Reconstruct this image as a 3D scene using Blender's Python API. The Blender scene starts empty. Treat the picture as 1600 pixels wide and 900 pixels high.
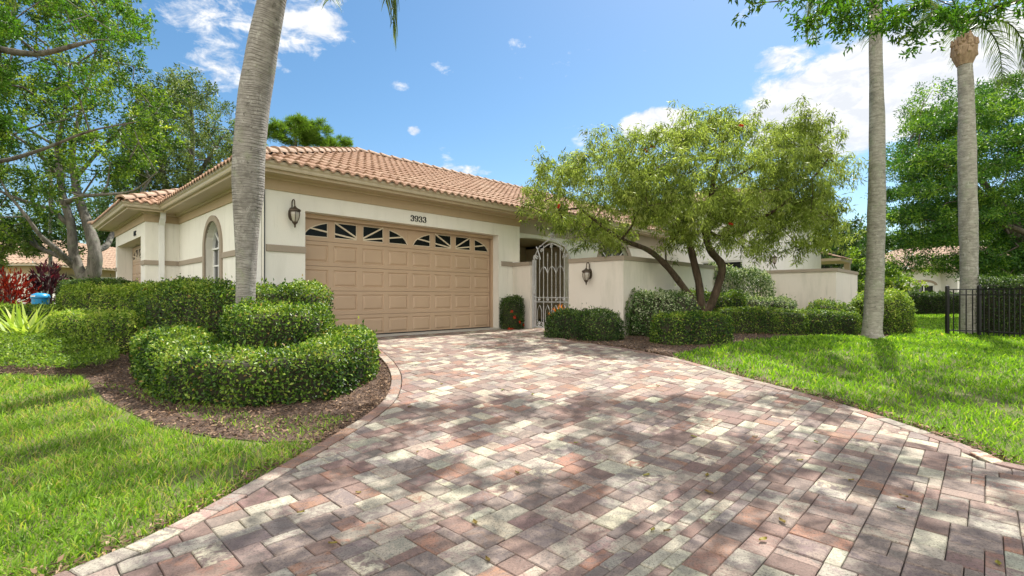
import bpy, math, random
import numpy as np
R = math.radians
rng = np.random.default_rng(11)
random.seed(5)
C = bpy.context.scene.collection
# ------------------------------------------------------------------ layout
F = 765.0; HY = 463.5; CAMZ = 0.853            # focal length (px of a 1600 wide frame), horizon row, camera height
UX, UY = 0.6958, 0.7183                        # direction along the garage front
SUN_AZ, SUN_EL = 35.0, 57.0                    # sun ahead and to the right
SV = (math.sin(R(SUN_AZ))*math.cos(R(SUN_EL)), math.cos(R(SUN_AZ))*math.cos(R(SUN_EL)), math.sin(R(SUN_EL)))

def smooth(t):
    t = np.clip(t, 0, 1); return t*t*(3-2*t)
def ground(x, y):
    x = np.asarray(x, float); y = np.asarray(y, float)
    a = 0.39*np.clip(smooth((9.6-y)/7.2), 0, 1)
    b = 0.16*smooth((x-5.0)/5.0)
    return -(a + b*(1-a/0.39))
def gz(x, y): return float(ground(x, y))
def W(s, t, z=0.0):                            # house frame -> world
    return (UX*s-UY*t, UY*s+UX*t, z)
def at(px, py, Y):                             # a point seen at px,py that stands Y metres away
    return np.array([(px-800)/F*Y, Y, CAMZ+(HY-py)/F*Y])
def G(px, py):                                 # the ground point seen at px,py
    Y = 8.0
    for _ in range(60):
        X = (px-800)/F*Y
        Y = 0.5*Y+0.5*min(90.0, (CAMZ-gz(X, Y))*F/max(py-HY, 0.5))
    return ((px-800)/F*Y, Y)
def catmull(pts, n=8):
    P = [np.array(p, float) for p in pts]
    P = [2*P[0]-P[1]]+P+[2*P[-1]-P[-2]]
    out = []
    for i in range(1, len(P)-2):
        for k in range(n):
            t = k/n
            out.append(0.5*((2*P[i])+(-P[i-1]+P[i+1])*t+(2*P[i-1]-5*P[i]+4*P[i+1]-P[i+2])*t*t+(-P[i-1]+3*P[i]-3*P[i+1]+P[i+2])*t**3))
    out.append(P[-2]); return out
def inpoly(x, y, poly):
    x = np.asarray(x); y = np.asarray(y); r = np.zeros(x.shape, bool)
    n = len(poly)
    for i in range(n):
        x0, y0 = poly[i][:2]; x1, y1 = poly[(i+1) % n][:2]
        if y0 == y1: continue
        c = ((y0 > y) != (y1 > y)) & (x < (x1-x0)*(y-y0)/(y1-y0)+x0)
        r ^= c
    return r

# ------------------------------------------------------------------ objects
def tag(o, label=None, cat=None, group=None, kind=None):
    if label: o['label'] = label
    if cat: o['category'] = cat
    if group: o['group'] = group
    if kind: o['kind'] = kind
    return o
def empty(name, loc, label, cat, group=None):
    o = bpy.data.objects.new(name, None); C.objects.link(o)
    o.location = loc; o.empty_display_size = 0.2
    return tag(o, label, cat, group)
def origin(o):
    v = np.zeros(3)
    while o is not None:
        v += np.array(o.location); o = o.parent
    return v
def link(name, me, mat, parent=None):
    o = bpy.data.objects.new(name, me); C.objects.link(o)
    if mat is not None: me.materials.append(mat)
    if parent is not None: o.parent = parent
    return o
class MB:
    def __init__(self, frame=False):
        self.v = []; self.f = []; self.fr = frame; self.col = []
    def a(self, p):
        if self.fr: p = W(*p)
        self.v.append((float(p[0]), float(p[1]), float(p[2]))); return len(self.v)-1
    def poly(self, pts):
        self.f.append([self.a(p) for p in pts])
    def box(self, x0, x1, y0, y1, z0, z1):
        q = [self.a(p) for p in ((x0,y0,z0),(x1,y0,z0),(x1,y1,z0),(x0,y1,z0),(x0,y0,z1),(x1,y0,z1),(x1,y1,z1),(x0,y1,z1))]
        for f in ((0,3,2,1),(4,5,6,7),(0,1,5,4),(1,2,6,5),(2,3,7,6),(3,0,4,7)): self.f.append([q[i] for i in f])
    def bar(self, p, q, w, h, up=(0,0,1)):
        if self.fr: p = W(*p); q = W(*q); up = W(*up) if up != (0,0,1) else up
        p = np.array(p, float); q = np.array(q, float); d = q-p; d /= np.linalg.norm(d)
        u = np.array(up, float)
        sx = np.cross(d, u)
        if np.linalg.norm(sx) < 1e-4: sx = np.cross(d, (1,0,0))
        sx /= np.linalg.norm(sx); sy = np.cross(sx, d)
        i = len(self.v)
        for c in (p, q):
            for a, b in ((-1,-1),(1,-1),(1,1),(-1,1)):
                self.v.append(tuple(c+sx*a*w/2+sy*b*h/2))
        for f in ((0,3,2,1),(4,5,6,7),(0,1,5,4),(1,2,6,5),(2,3,7,6),(3,0,4,7)): self.f.append([i+k for k in f])
    def tube(self, path, rad, n=8, cap=True):
        if self.fr: path = [W(*p) for p in path]
        P = np.array(path, float); m = len(P)
        if np.isscalar(rad): rad = [rad]*m
        d = np.gradient(P, axis=0); d /= np.maximum(np.linalg.norm(d, axis=1), 1e-9)[:, None]
        ref = np.array([0.31, 0.17, 0.93]) if abs(d[0][2]) < 0.8 else np.array([0.9, 0.3, 0.1])
        i0 = len(self.v)
        sx = np.cross(d[0], ref); sx /= np.linalg.norm(sx)
        for k in range(m):
            sx = sx-d[k]*np.dot(sx, d[k]); sx /= max(np.linalg.norm(sx), 1e-9); sy = np.cross(d[k], sx)
            for j in range(n):
                a = 2*math.pi*j/n
                self.v.append(tuple(P[k]+(sx*math.cos(a)+sy*math.sin(a))*rad[k]))
        for k in range(m-1):
            for j in range(n):
                a = i0+k*n+j; b = i0+k*n+(j+1) % n
                self.f.append([a, b, b+n, a+n])
        if cap:
            self.f.append([i0+j for j in range(n)][::-1]); self.f.append([i0+(m-1)*n+j for j in range(n)])
    def lathe(self, c, prof, n=12, sq=1.0):
        i0 = len(self.v); c = np.array(W(*c) if self.fr else c, float)
        for r, z in prof:
            for j in range(n):
                a = 2*math.pi*j/n
                self.v.append((c[0]+r*math.cos(a), c[1]+r*math.sin(a), c[2]+z))
        for k in range(len(prof)-1):
            for j in range(n):
                a = i0+k*n+j; b = i0+k*n+(j+1) % n
                self.f.append([a, b, b+n, a+n])
        self.f.append([i0+j for j in range(n)][::-1]); self.f.append([i0+(len(prof)-1)*n+j for j in range(n)])
    def sweep(self, path, prof, closed=True, caps=True):
        """path: 2D points; prof: (outward offset, z); mitred corners"""
        P = [np.array(p[:2], float) for p in path]; m = len(P); i0 = len(self.v); n = len(prof)
        for k in range(m):
            ds = []
            if k > 0: d = P[k]-P[k-1]; ds.append(d/np.linalg.norm(d))
            if k < m-1: d = P[k+1]-P[k]; ds.append(d/np.linalg.norm(d))
            ns = [np.array((-d[1], d[0])) for d in ds]
            if len(ns) == 2:
                b = ns[0]+ns[1]; b = b/np.dot(b, b)*2
                b = b*1.0
                nn = b*(1.0) if True else b
                nn = (ns[0]+ns[1])/(1+np.dot(ns[0], ns[1]))
            else: nn = ns[0]
            for o, z in prof:
                q = P[k]+nn*o; self.a((q[0], q[1], z))
        lim = n if closed else n-1
        for k in range(m-1):
            for j in range(lim):
                a = i0+k*n+j; b = i0+k*n+(j+1) % n
                self.f.append([a, b, b+n, a+n])
        if closed and caps:
            self.f.append([i0+j for j in range(n)][::-1]); self.f.append([i0+(m-1)*n+j for j in range(n)])
    def build(self, name, mat, parent=None, smooth=False, org=None, fix=True):
        og = origin(parent) if parent is not None else (np.array(org, float) if org is not None else np.zeros(3))
        me = bpy.data.meshes.new(name)
        V = np.array(self.v, float)-og
        me.from_pydata(V.tolist(), [], self.f); me.update()
        if fix:
            import bmesh
            bm = bmesh.new(); bm.from_mesh(me); bmesh.ops.recalc_face_normals(bm, faces=bm.faces); bm.to_mesh(me); bm.free()
        if smooth: me.polygons.foreach_set('use_smooth', [True]*len(me.polygons))
        o = link(name, me, mat, parent)
        if parent is None and org is not None: o.location = org
        return o
def fast_mesh(name, V, Fc, mat, parent=None, k=3, attr=None, smooth=False, cols=None):
    """V (N,3) world, Fc (M,k) indices"""
    if parent is not None: V = V-origin(parent)
    me = bpy.data.meshes.new(name)
    me.vertices.add(len(V)); me.vertices.foreach_set('co', np.ascontiguousarray(V, np.float32).ravel())
    me.loops.add(Fc.size); me.loops.foreach_set('vertex_index', np.ascontiguousarray(Fc, np.int32).ravel())
    me.polygons.add(len(Fc)); me.polygons.foreach_set('loop_start', np.arange(0, Fc.size, k, dtype=np.int32))
    me.polygons.foreach_set('loop_total', np.full(len(Fc), k, np.int32))
    if smooth: me.polygons.foreach_set('use_smooth', np.ones(len(Fc), bool))
    me.update(calc_edges=True)
    if attr is not None:
        at_ = me.attributes.new('rnd', 'FLOAT', 'POINT'); at_.data.foreach_set('value', np.ascontiguousarray(attr, np.float32))
    if cols is not None:
        ca = me.attributes.new('tone', 'FLOAT_COLOR', 'POINT'); ca.data.foreach_set('color', np.ascontiguousarray(cols, np.float32).ravel())
    return link(name, me, mat, parent)

# ------------------------------------------------------------------ materials
def nodes(name):
    m = bpy.data.materials.new(name); m.use_nodes = True; nt = m.node_tree; nt.nodes.clear()
    out = nt.nodes.new('ShaderNodeOutputMaterial'); b = nt.nodes.new('ShaderNodeBsdfPrincipled')
    nt.links.new(b.outputs[0], out.inputs[0]); return m, nt, b, out
def ramp(nt, stops, fac, interp='LINEAR'):
    r = nt.nodes.new('ShaderNodeValToRGB'); r.color_ramp.interpolation = interp
    e = r.color_ramp.elements
    while len(e) < len(stops): e.new(0.5)
    for i, (p, c) in enumerate(stops): e[i].position = p; e[i].color = (*c, 1) if len(c) == 3 else c
    nt.links.new(fac, r.inputs[0]); return r.outputs[0]
def noise(nt, scale, detail=4, rough=0.55, vec=None, dist=0.0):
    n = nt.nodes.new('ShaderNodeTexNoise'); n.inputs['Scale'].default_value = scale; n.inputs['Detail'].default_value = detail
    n.inputs['Roughness'].default_value = rough; n.inputs['Distortion'].default_value = dist
    if vec is not None: nt.links.new(vec, n.inputs['Vector'])
    return n.outputs[0]
def objco(nt, scale=(1,1,1)):
    t = nt.nodes.new('ShaderNodeTexCoord'); mp = nt.nodes.new('ShaderNodeMapping'); mp.inputs['Scale'].default_value = scale
    nt.links.new(t.outputs['Object'], mp.inputs[0]); return mp.outputs[0]
def bump(nt, b, h, strength=0.3, dist=0.01):
    n = nt.nodes.new('ShaderNodeBump'); n.inputs['Strength'].default_value = strength; n.inputs['Distance'].default_value = dist
    nt.links.new(h, n.inputs['Height']); nt.links.new(n.outputs[0], b.inputs['Normal'])
def mixc(nt, fac, a, b, mode='MIX'):
    m = nt.nodes.new('ShaderNodeMix'); m.data_type = 'RGBA'; m.blend_type = mode
    for sock, v in ((m.inputs[0], fac), (m.inputs[6], a), (m.inputs[7], b)):
        if hasattr(v, 'links') or hasattr(v, 'is_output'): nt.links.new(v, sock)
        elif isinstance(v, (int, float)): sock.default_value = v
        else: sock.default_value = (*v, 1)
    return m.outputs[2]
def plain(name, col, rough=0.6, metal=0.0, var=0.12, scale=6.0, bmp=0.1, bscale=120, spec=0.5):
    m, nt, b, o = nodes(name); v = objco(nt)
    c = ramp(nt, [(0.25, tuple(x*(1-var) for x in col)), (0.75, tuple(min(1, x*(1+var)) for x in col))], noise(nt, scale, 5, vec=v))
    nt.links.new(c, b.inputs['Base Color']); b.inputs['Roughness'].default_value = rough; b.inputs['Metallic'].default_value = metal
    b.inputs['Specular IOR Level'].default_value = spec
    if bmp: bump(nt, b, noise(nt, bscale, 3, vec=v), bmp, 0.004)
    return m
def stucco(name, col, stain=(0.42, 0.40, 0.33), amt=0.35, green=False):
    m, nt, b, o = nodes(name); v = objco(nt); vs = objco(nt, (1.2, 1.2, 0.25))
    base = ramp(nt, [(0.3, tuple(x*0.94 for x in col)), (0.7, col)], noise(nt, 1.3, 5, vec=v))
    st = ramp(nt, [(0.52, (0,0,0)), (0.78, (amt,)*3)], noise(nt, 1.6, 6, 0.65, vec=vs))
    c = mixc(nt, st, base, stain)
    v2 = objco(nt, (5, 5, 0.5))
    c = mixc(nt, ramp(nt, [(0.58, (0,0,0)), (0.72, (amt*0.55,)*3)], noise(nt, 1.5, 7, 0.7, vec=v2)), c, tuple(x*0.55 for x in stain))
    nt.links.new(c, b.inputs['Base Color']); b.inputs['Roughness'].default_value = 0.85
    b.inputs['Specular IOR Level'].default_value = 0.25
    bump(nt, b, noise(nt, 55, 6, 0.7, vec=v), 0.45, 0.006)
    return m
def leafmat(name, stops, trans=0.35, rough=0.42, tint=(1.25, 1.35, 0.55), nvar=0.0):
    m, nt, b, o = nodes(name)
    a = nt.nodes.new('ShaderNodeAttribute'); a.attribute_name = 'rnd'
    c = ramp(nt, stops, a.outputs['Fac'])
    if nvar:
        c = mixc(nt, ramp(nt, [(0.42, (0,0,0)), (0.62, (nvar,)*3)], noise(nt, 1.7, 3, vec=objco(nt))), c, stops[-1][1])
    nt.links.new(c, b.inputs['Base Color']); b.inputs['Roughness'].default_value = rough
    b.inputs['Specular IOR Level'].default_value = 0.26
    t = nt.nodes.new('ShaderNodeBsdfTranslucent')
    nt.links.new(mixc(nt, 1.0, c, tint, 'MULTIPLY'), t.inputs[0])
    mx = nt.nodes.new('ShaderNodeMixShader'); mx.inputs[0].default_value = trans
    nt.links.new(b.outputs[0], mx.inputs[1]); nt.links.new(t.outputs[0], mx.inputs[2]); nt.links.new(mx.outputs[0], o.inputs[0])
    return m
def bark(name, c0, c1, scale=9.0, stretch=(1,1,0.25), spot=None, bmp=0.9):
    m, nt, b, o = nodes(name); v = objco(nt, stretch)
    n = noise(nt, scale, 7, 0.7, vec=v, dist=0.4)
    c = ramp(nt, [(0.3, c0), (0.7, c1)], n)
    if spot: c = mixc(nt, ramp(nt, [(0.56, (0,0,0)), (0.66, (0.8,)*3)], noise(nt, 3.5, 5, vec=objco(nt))), c, spot)
    nt.links.new(c, b.inputs['Base Color']); b.inputs['Roughness'].default_value = 0.9
    b.inputs['Specular IOR Level'].default_value = 0.2
    bump(nt, b, n, bmp, 0.03)
    return m
M = {}
M['stucco'] = stucco('stucco_cream', (0.80, 0.775, 0.70))
M['stucco_wall'] = stucco('stucco_courtyard', (0.76, 0.70, 0.62), (0.34, 0.35, 0.26), 0.5)
M['stucco_white'] = stucco('stucco_white', (0.78, 0.77, 0.73))
M['frieze'] = stucco('stucco_tan', (0.47, 0.36, 0.235), (0.34, 0.28, 0.2), 0.3)
M['frieze_grey'] = stucco('stucco_taupe', (0.43, 0.375, 0.30), (0.3, 0.28, 0.23), 0.3)
M['band'] = stucco('stucco_band', (0.36, 0.30, 0.235), (0.25, 0.23, 0.2), 0.4)
M['fascia'] = plain('fascia_paint', (0.50, 0.40, 0.275), 0.5, var=0.06)
M['gutter'] = plain('gutter_metal', (0.52, 0.44, 0.325), 0.35, 0.0, var=0.06, bmp=0.02)
M['door'] = plain('garage_door_paint', (0.47, 0.335, 0.225), 0.5, var=0.07, scale=1.5, bmp=0.05, bscale=200)
M['muntin'] = plain('cream_paint', (0.66, 0.56, 0.42), 0.5, var=0.04)
M['porch'] = plain('porch_paint', (0.52, 0.43, 0.30), 0.8, var=0.05)
M['white'] = plain('white_paint', (0.78, 0.78, 0.76), 0.45, var=0.04)
M['black'] = plain('black_metal', (0.012, 0.012, 0.013), 0.4, 0.0, var=0.2, bmp=0.03)
M['iron'] = plain('gate_iron', (0.46, 0.46, 0.46), 0.5, 0.0, var=0.18, bmp=0.05)
M['bronze'] = plain('lantern_bronze', (0.10, 0.075, 0.055), 0.45, 0.6, var=0.25, bmp=0.05)
M['cable'] = plain('cable_grey', (0.07, 0.07, 0.07), 0.6)
M['concrete'] = plain('concrete', (0.46, 0.44, 0.40), 0.85, var=0.12, scale=9, bmp=0.3)
M['darkdoor'] = plain('dark_wood', (0.03, 0.022, 0.018), 0.5)
M['interior'] = plain('dark_interior', (0.02, 0.02, 0.02), 0.9)
M['curtain'] = plain('curtain', (0.30, 0.23, 0.15), 0.9)
def glassm(name, col, rough=0.05):
    m, nt, b, o = nodes(name); b.inputs['Base Color'].default_value = (*col, 1); b.inputs['Roughness'].default_value = rough
    b.inputs['Specular IOR Level'].default_value = 0.6
    bump(nt, b, noise(nt, 3, 2, vec=objco(nt)), 0.05, 0.01); return m
M['glass'] = glassm('window_glass', (0.012, 0.014, 0.016))
M['doorglass'] = glassm('door_glass', (0.010, 0.012, 0.012), 0.25); M['doorglass'].node_tree.nodes['Principled BSDF'].inputs['Specular IOR Level'].default_value = 0.12
M['lampglass'] = glassm('lantern_glass', (0.42, 0.38, 0.32), 0.2)
m, nt, b, o = nodes('lit_glass'); b.inputs['Base Color'].default_value = (0.8, 0.6, 0.3, 1)
b.inputs['Emission Color'].default_value = (1.0, 0.62, 0.22, 1); b.inputs['Emission Strength'].default_value = 0.7; M['lit'] = m
# roof tile
m, nt, b, o = nodes('roof_tile'); v = objco(nt)
c = ramp(nt, [(0.2, (0.19, 0.095, 0.055)), (0.5, (0.30, 0.175, 0.105)), (0.8, (0.41, 0.275, 0.185))], noise(nt, 4.5, 6, 0.7, vec=v))
c = mixc(nt, ramp(nt, [(0.5, (0,0,0)), (0.7, (0.4,)*3)], noise(nt, 0.9, 5, vec=v)), c, (0.40, 0.29, 0.20))
c = mixc(nt, ramp(nt, [(0.57, (0,0,0)), (0.72, (0.7,)*3)], noise(nt, 11, 6, 0.7, vec=v)), c, (0.11, 0.085, 0.07))
nt.links.new(c, b.inputs['Base Color']); b.inputs['Roughness'].default_value = 0.8; bump(nt, b, noise(nt, 60, 5, vec=v), 0.3, 0.005); M['tile'] = m
M['tile_pale'] = plain('roof_tile_pale', (0.33, 0.225, 0.155), 0.85, var=0.25, scale=5, bmp=0.3, bscale=60)
# palm trunk
def palmbark(name, c0, c1, spot, ringd=0.8):
    m, nt, b, o = nodes(name); v = objco(nt)
    a = nt.nodes.new('ShaderNodeAttribute'); a.attribute_name = 'rnd'
    c = ramp(nt, [(0.36, c0), (0.64, c1)], noise(nt, 7, 8, 0.75, vec=objco(nt, (1,1,2.5))))
    c = mixc(nt, ramp(nt, [(0.0, (ringd,)*3), (0.22, (0,0,0))], a.outputs['Fac']), c, tuple(x*0.4 for x in c0))
    c = mixc(nt, ramp(nt, [(0.53, (0,0,0)), (0.66, (0.75,)*3)], noise(nt, 4, 6, 0.7, vec=v)), c, spot)
    c = mixc(nt, ramp(nt, [(0.60, (0,0,0)), (0.68, (0.8,)*3)], noise(nt, 16, 5, 0.7, vec=v)), c, tuple(x*0.35 for x in c0))
    c = mixc(nt, ramp(nt, [(0.50, (0,0,0)), (0.62, (0.55,)*3)], noise(nt, 2.3, 7, 0.75, vec=v, dist=1.0)), c, tuple(x*0.62 for x in c0))
    c = mixc(nt, ramp(nt, [(0.60, (0,0,0)), (0.66, (0.6,)*3)], noise(nt, 9, 6, 0.7, vec=objco(nt, (1, 1, 0.6)))), c, (0.52, 0.50, 0.46))
    nt.links.new(c, b.inputs['Base Color']); b.inputs['Roughness'].default_value = 0.9; b.inputs['Specular IOR Level'].default_value = 0.2
    bump(nt, b, noise(nt, 26, 7, 0.75, vec=objco(nt, (1,1,3.2))), 0.9, 0.02); return m
M['palm'] = palmbark('palm_trunk', (0.22, 0.20, 0.18), (0.40, 0.375, 0.345), (0.30, 0.31, 0.23), 0.75)
M['palm2'] = palmbark('palm_trunk_pale', (0.25, 0.235, 0.20), (0.45, 0.43, 0.375), (0.30, 0.33, 0.24), 0.35)
M['bark'] = bark('oak_bark', (0.05, 0.045, 0.036), (0.22, 0.20, 0.17), 7, spot=(0.17, 0.18, 0.13))
M['bark_brush'] = bark('bottlebrush_bark', (0.03, 0.022, 0.015), (0.13, 0.092, 0.062), 14, spot=(0.08, 0.075, 0.04))
M['bark_dark'] = bark('dark_bark', (0.06, 0.05, 0.04), (0.17, 0.145, 0.12), 10)
M['twig'] = plain('hedge_twigs', (0.035, 0.032, 0.016), 0.9, var=0.5, scale=25, bmp=0.6)
M['boot'] = bark('palm_boot', (0.20, 0.13, 0.08), (0.42, 0.31, 0.21), 12)
# foliage
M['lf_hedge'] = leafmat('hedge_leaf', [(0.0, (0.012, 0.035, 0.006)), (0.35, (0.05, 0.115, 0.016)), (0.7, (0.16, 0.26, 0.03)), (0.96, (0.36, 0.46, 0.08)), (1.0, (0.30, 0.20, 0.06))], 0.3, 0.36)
M['lf_hedge_pale'] = leafmat('hedge_leaf_pale', [(0.0, (0.03, 0.07, 0.012)), (0.4, (0.15, 0.25, 0.03)), (0.8, (0.33, 0.44, 0.06)), (1.0, (0.5, 0.5, 0.14))], 0.4)
M['lf_dark'] = leafmat('dark_leaf', [(0.0, (0.01, 0.028, 0.006)), (0.5, (0.04, 0.09, 0.016)), (1.0, (0.17, 0.25, 0.05))], 0.25)
M['lf_var'] = leafmat('variegated_leaf', [(0.0, (0.05, 0.11, 0.03)), (0.6, (0.12, 0.2, 0.05)), (0.62, (0.42, 0.47, 0.28)), (1.0, (0.5, 0.55, 0.36))], 0.25)
M['lf_oak'] = leafmat('oak_leaf', [(0.0, (0.018, 0.05, 0.01)), (0.4, (0.07, 0.14, 0.02)), (0.75, (0.22, 0.32, 0.04)), (1.0, (0.42, 0.48, 0.07))], 0.4)
M['lf_oak2'] = leafmat('oak_leaf_grey', [(0.0, (0.035, 0.06, 0.02)), (0.5, (0.12, 0.17, 0.055)), (1.0, (0.32, 0.37, 0.15))], 0.42)
M['lf_brush'] = leafmat('bottlebrush_leaf', [(0.0, (0.09, 0.13, 0.025)), (0.4, (0.29, 0.365, 0.08)), (0.8, (0.45, 0.52, 0.15)), (1.0, (0.48, 0.50, 0.17))], 0.56, tint=(1.2, 1.25, 0.7))
M['lf_poin'] = leafmat('poinciana_leaf', [(0.0, (0.012, 0.05, 0.008)), (0.45, (0.06, 0.155, 0.018)), (1.0, (0.28, 0.42, 0.05))], 0.34)
M['lf_near'] = leafmat('overhead_leaf', [(0.0, (0.04, 0.11, 0.014)), (0.6, (0.09, 0.2, 0.02)), (1.0, (0.26, 0.34, 0.04))], 0.45)
M['lf_pine'] = leafmat('pine_needle', [(0.0, (0.08, 0.16, 0.02)), (1.0, (0.24, 0.36, 0.05))], 0.5)
M['lf_palm'] = leafmat('palm_leaf', [(0.0, (0.06, 0.10, 0.03)), (1.0, (0.2, 0.25, 0.09))], 0.35)
M['lf_far'] = leafmat('far_leaf', [(0.0, (0.03, 0.065, 0.018)), (0.6, (0.07, 0.125, 0.03)), (1.0, (0.15, 0.21, 0.05))], 0.3)
M['lf_pale'] = leafmat('pale_leaf', [(0.0, (0.14, 0.2, 0.05)), (0.6, (0.25, 0.33, 0.08)), (1.0, (0.45, 0.45, 0.25))], 0.4)
M['lf_red'] = leafmat('croton_red', [(0.0, (0.07, 0.008, 0.01)), (0.5, (0.28, 0.018, 0.012)), (0.85, (0.42, 0.06, 0.015)), (1.0, (0.55, 0.28, 0.03))], 0.2, tint=(1.2, 0.9, 0.6))
M['lf_purple'] = leafmat('cordyline_dark', [(0.0, (0.02, 0.008, 0.012)), (0.6, (0.07, 0.018, 0.028)), (0.85, (0.13, 0.03, 0.04)), (1.0, (0.4, 0.03, 0.05))], 0.25, tint=(1.2, 0.7, 0.8))
M['lf_orange'] = leafmat('croton_orange', [(0.0, (0.3, 0.09, 0.02)), (0.6, (0.62, 0.22, 0.03)), (1.0, (0.75, 0.5, 0.08))], 0.3, tint=(1.2, 0.9, 0.6))
M['lf_strap'] = leafmat('strap_leaf', [(0.0, (0.22, 0.33, 0.05)), (1.0, (0.5, 0.58, 0.15))], 0.4)
M['flower_red'] = leafmat('red_flower', [(0.0, (0.6, 0.03, 0.02)), (1.0, (0.8, 0.12, 0.04))], 0.3, tint=(1.2, 0.7, 0.6))
M['flower_pink'] = leafmat('pink_flower', [(0.0, (0.6, 0.03, 0.12)), (1.0, (0.85, 0.15, 0.3))], 0.3, tint=(1.2, 0.7, 0.8))
M['grass'] = leafmat('grass_blade', [(0.0, (0.05, 0.13, 0.012)), (0.35, (0.13, 0.27, 0.02)), (0.75, (0.26, 0.47, 0.03)), (0.96, (0.41, 0.58, 0.07)), (1.0, (0.46, 0.38, 0.18))], 0.48, 0.42, tint=(1.2, 1.2, 0.35))
M['grass_dry'] = leafmat('grass_blade_dry', [(0.0, (0.06, 0.14, 0.012)), (0.4, (0.17, 0.31, 0.03)), (0.74, (0.29, 0.47, 0.055)), (0.9, (0.44, 0.47, 0.13)), (1.0, (0.42, 0.30, 0.15))], 0.45, 0.5, tint=(1.2, 1.2, 0.5), nvar=0.0)
M['litter'] = leafmat('leaf_litter', [(0.0, (0.05, 0.03, 0.02)), (0.5, (0.15, 0.09, 0.055)), (0.85, (0.28, 0.18, 0.11)), (1.0, (0.42, 0.30, 0.2))], 0.1, 0.8, tint=(1, 1, 1))
M['fallen'] = leafmat('fallen_leaf', [(0.0, (0.16, 0.18, 0.03)), (0.5, (0.24, 0.19, 0.04)), (1.0, (0.13, 0.075, 0.03))], 0.15, 0.6)
# ground
m, nt, b, o = nodes('ground_soil'); v = objco(nt)
c = ramp(nt, [(0.3, (0.04, 0.07, 0.012)), (0.55, (0.08, 0.13, 0.02)), (0.75, (0.15, 0.14, 0.05))], noise(nt, 2.2, 8, 0.7, vec=v))
c = mixc(nt, ramp(nt, [(0.42, (0,0,0)), (0.6, (0.85,)*3)], noise(nt, 60, 6, 0.8, vec=v)), c, (0.19, 0.14, 0.07))
nt.links.new(c, b.inputs['Base Color']); b.inputs['Roughness'].default_value = 1; bump(nt, b, noise(nt, 50, 6, vec=v), 0.8, 0.03); M['soil'] = m
m, nt, b, o = nodes('mulch'); v = objco(nt)
c = ramp(nt, [(0.3, (0.035, 0.022, 0.015)), (0.5, (0.10, 0.062, 0.042)), (0.72, (0.22, 0.15, 0.105))], noise(nt, 38, 7, 0.75, vec=v, dist=0.8))
nt.links.new(c, b.inputs['Base Color']); b.inputs['Roughness'].default_value = 1; bump(nt, b, noise(nt, 60, 6, 0.7, vec=v), 1.0, 0.03); M['mulch'] = m
M['sand'] = plain('joint_sand', (0.045, 0.036, 0.028), 1.0, var=0.4, scale=30, bmp=0.5)
# pavers: per-stone colour plus mottling
m, nt, b, o = nodes('paver'); v = objco(nt)
a = nt.nodes.new('ShaderNodeAttribute'); a.attribute_name = 'tone'
a2 = nt.nodes.new('ShaderNodeAttribute'); a2.attribute_name = 'tone2'
blend = ramp(nt, [(0.44, (0,0,0)), (0.56, (1,1,1))], noise(nt, 9.0, 6, 0.7, vec=v, dist=1.2))
c = mixc(nt, blend, a.outputs['Color'], a2.outputs['Color'])
c = mixc(nt, ramp(nt, [(0.38, (0.8,)*3), (0.49, (0,0,0))], noise(nt, 95, 5, 0.85, vec=v)), c, (0.055, 0.045, 0.04))
c = mixc(nt, ramp(nt, [(0.60, (0,0,0)), (0.68, (0.5,)*3)], noise(nt, 120, 4, 0.8, vec=v)), c, (0.42, 0.38, 0.32))
c = mixc(nt, ramp(nt, [(0.5, (0,0,0)), (0.75, (0.55,)*3)], noise(nt, 1.3, 6, 0.65, vec=v)), c, (0.10, 0.08, 0.07))
nt.links.new(c, b.inputs['Base Color']); b.inputs['Roughness'].default_value = 0.85; b.inputs['Specular IOR Level'].default_value = 0.3
bump(nt, b, noise(nt, 120, 6, 0.75, vec=v), 0.6, 0.006); M['paver'] = m

# ------------------------------------------------------------------ foliage helpers
def unit(a): return a/np.maximum(np.linalg.norm(a, axis=-1, keepdims=True), 1e-9)
def rdir(n): return unit(rng.normal(size=(n, 3)))
def leaves(name, P, D, L, Wd, mat, parent=None, rnd=None, nrm=None, fold=0.18, droop=0.15, kind=None):
    """P base points, D leaf directions, L lengths, Wd widths; two folded triangles a side"""
    n = len(P); D = unit(D)
    if nrm is None: nrm = rdir(n)
    S = unit(np.cross(D, nrm)); N = unit(np.cross(S, D))
    L = np.broadcast_to(np.asarray(L, float), (n,))[:, None]; Wd = np.broadcast_to(np.asarray(Wd, float), (n,))[:, None]
    V = np.empty((n, 4, 3))
    V[:, 0] = P
    V[:, 1] = P+D*L*0.45+S*Wd*0.5+N*Wd*fold
    V[:, 2] = P+D*L-N*L*droop
    V[:, 3] = P+D*L*0.45-S*Wd*0.5+N*Wd*fold
    i = np.arange(n)[:, None]*4
    Fc = np.concatenate([i+np.array([[0, 1, 2]]), i+np.array([[0, 2, 3]])], axis=1).reshape(-1, 3)
    if rnd is None: rnd = rng.random(n)
    o = fast_mesh(name, V.reshape(-1, 3), Fc, mat, parent, 3, np.repeat(rnd, 4))
    if kind: o['kind'] = kind
    return o
def pathdist(x, y, path):
    best = np.full(x.shape, 1e9); dx = np.zeros(x.shape); dy = np.zeros(x.shape)
    for (x0, y0), (x1, y1) in zip(path[:-1], path[1:]):
        ex, ey = x1-x0, y1-y0; l2 = max(ex*ex+ey*ey, 1e-9)
        t = np.clip(((x-x0)*ex+(y-y0)*ey)/l2, 0, 1)
        qx = x-(x0+t*ex); qy = y-(y0+t*ey); d = np.hypot(qx, qy); m_ = d < best
        best = np.where(m_, d, best); dx = np.where(m_, qx, dx); dy = np.where(m_, qy, dy)
    return best, dx, dy
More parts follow.
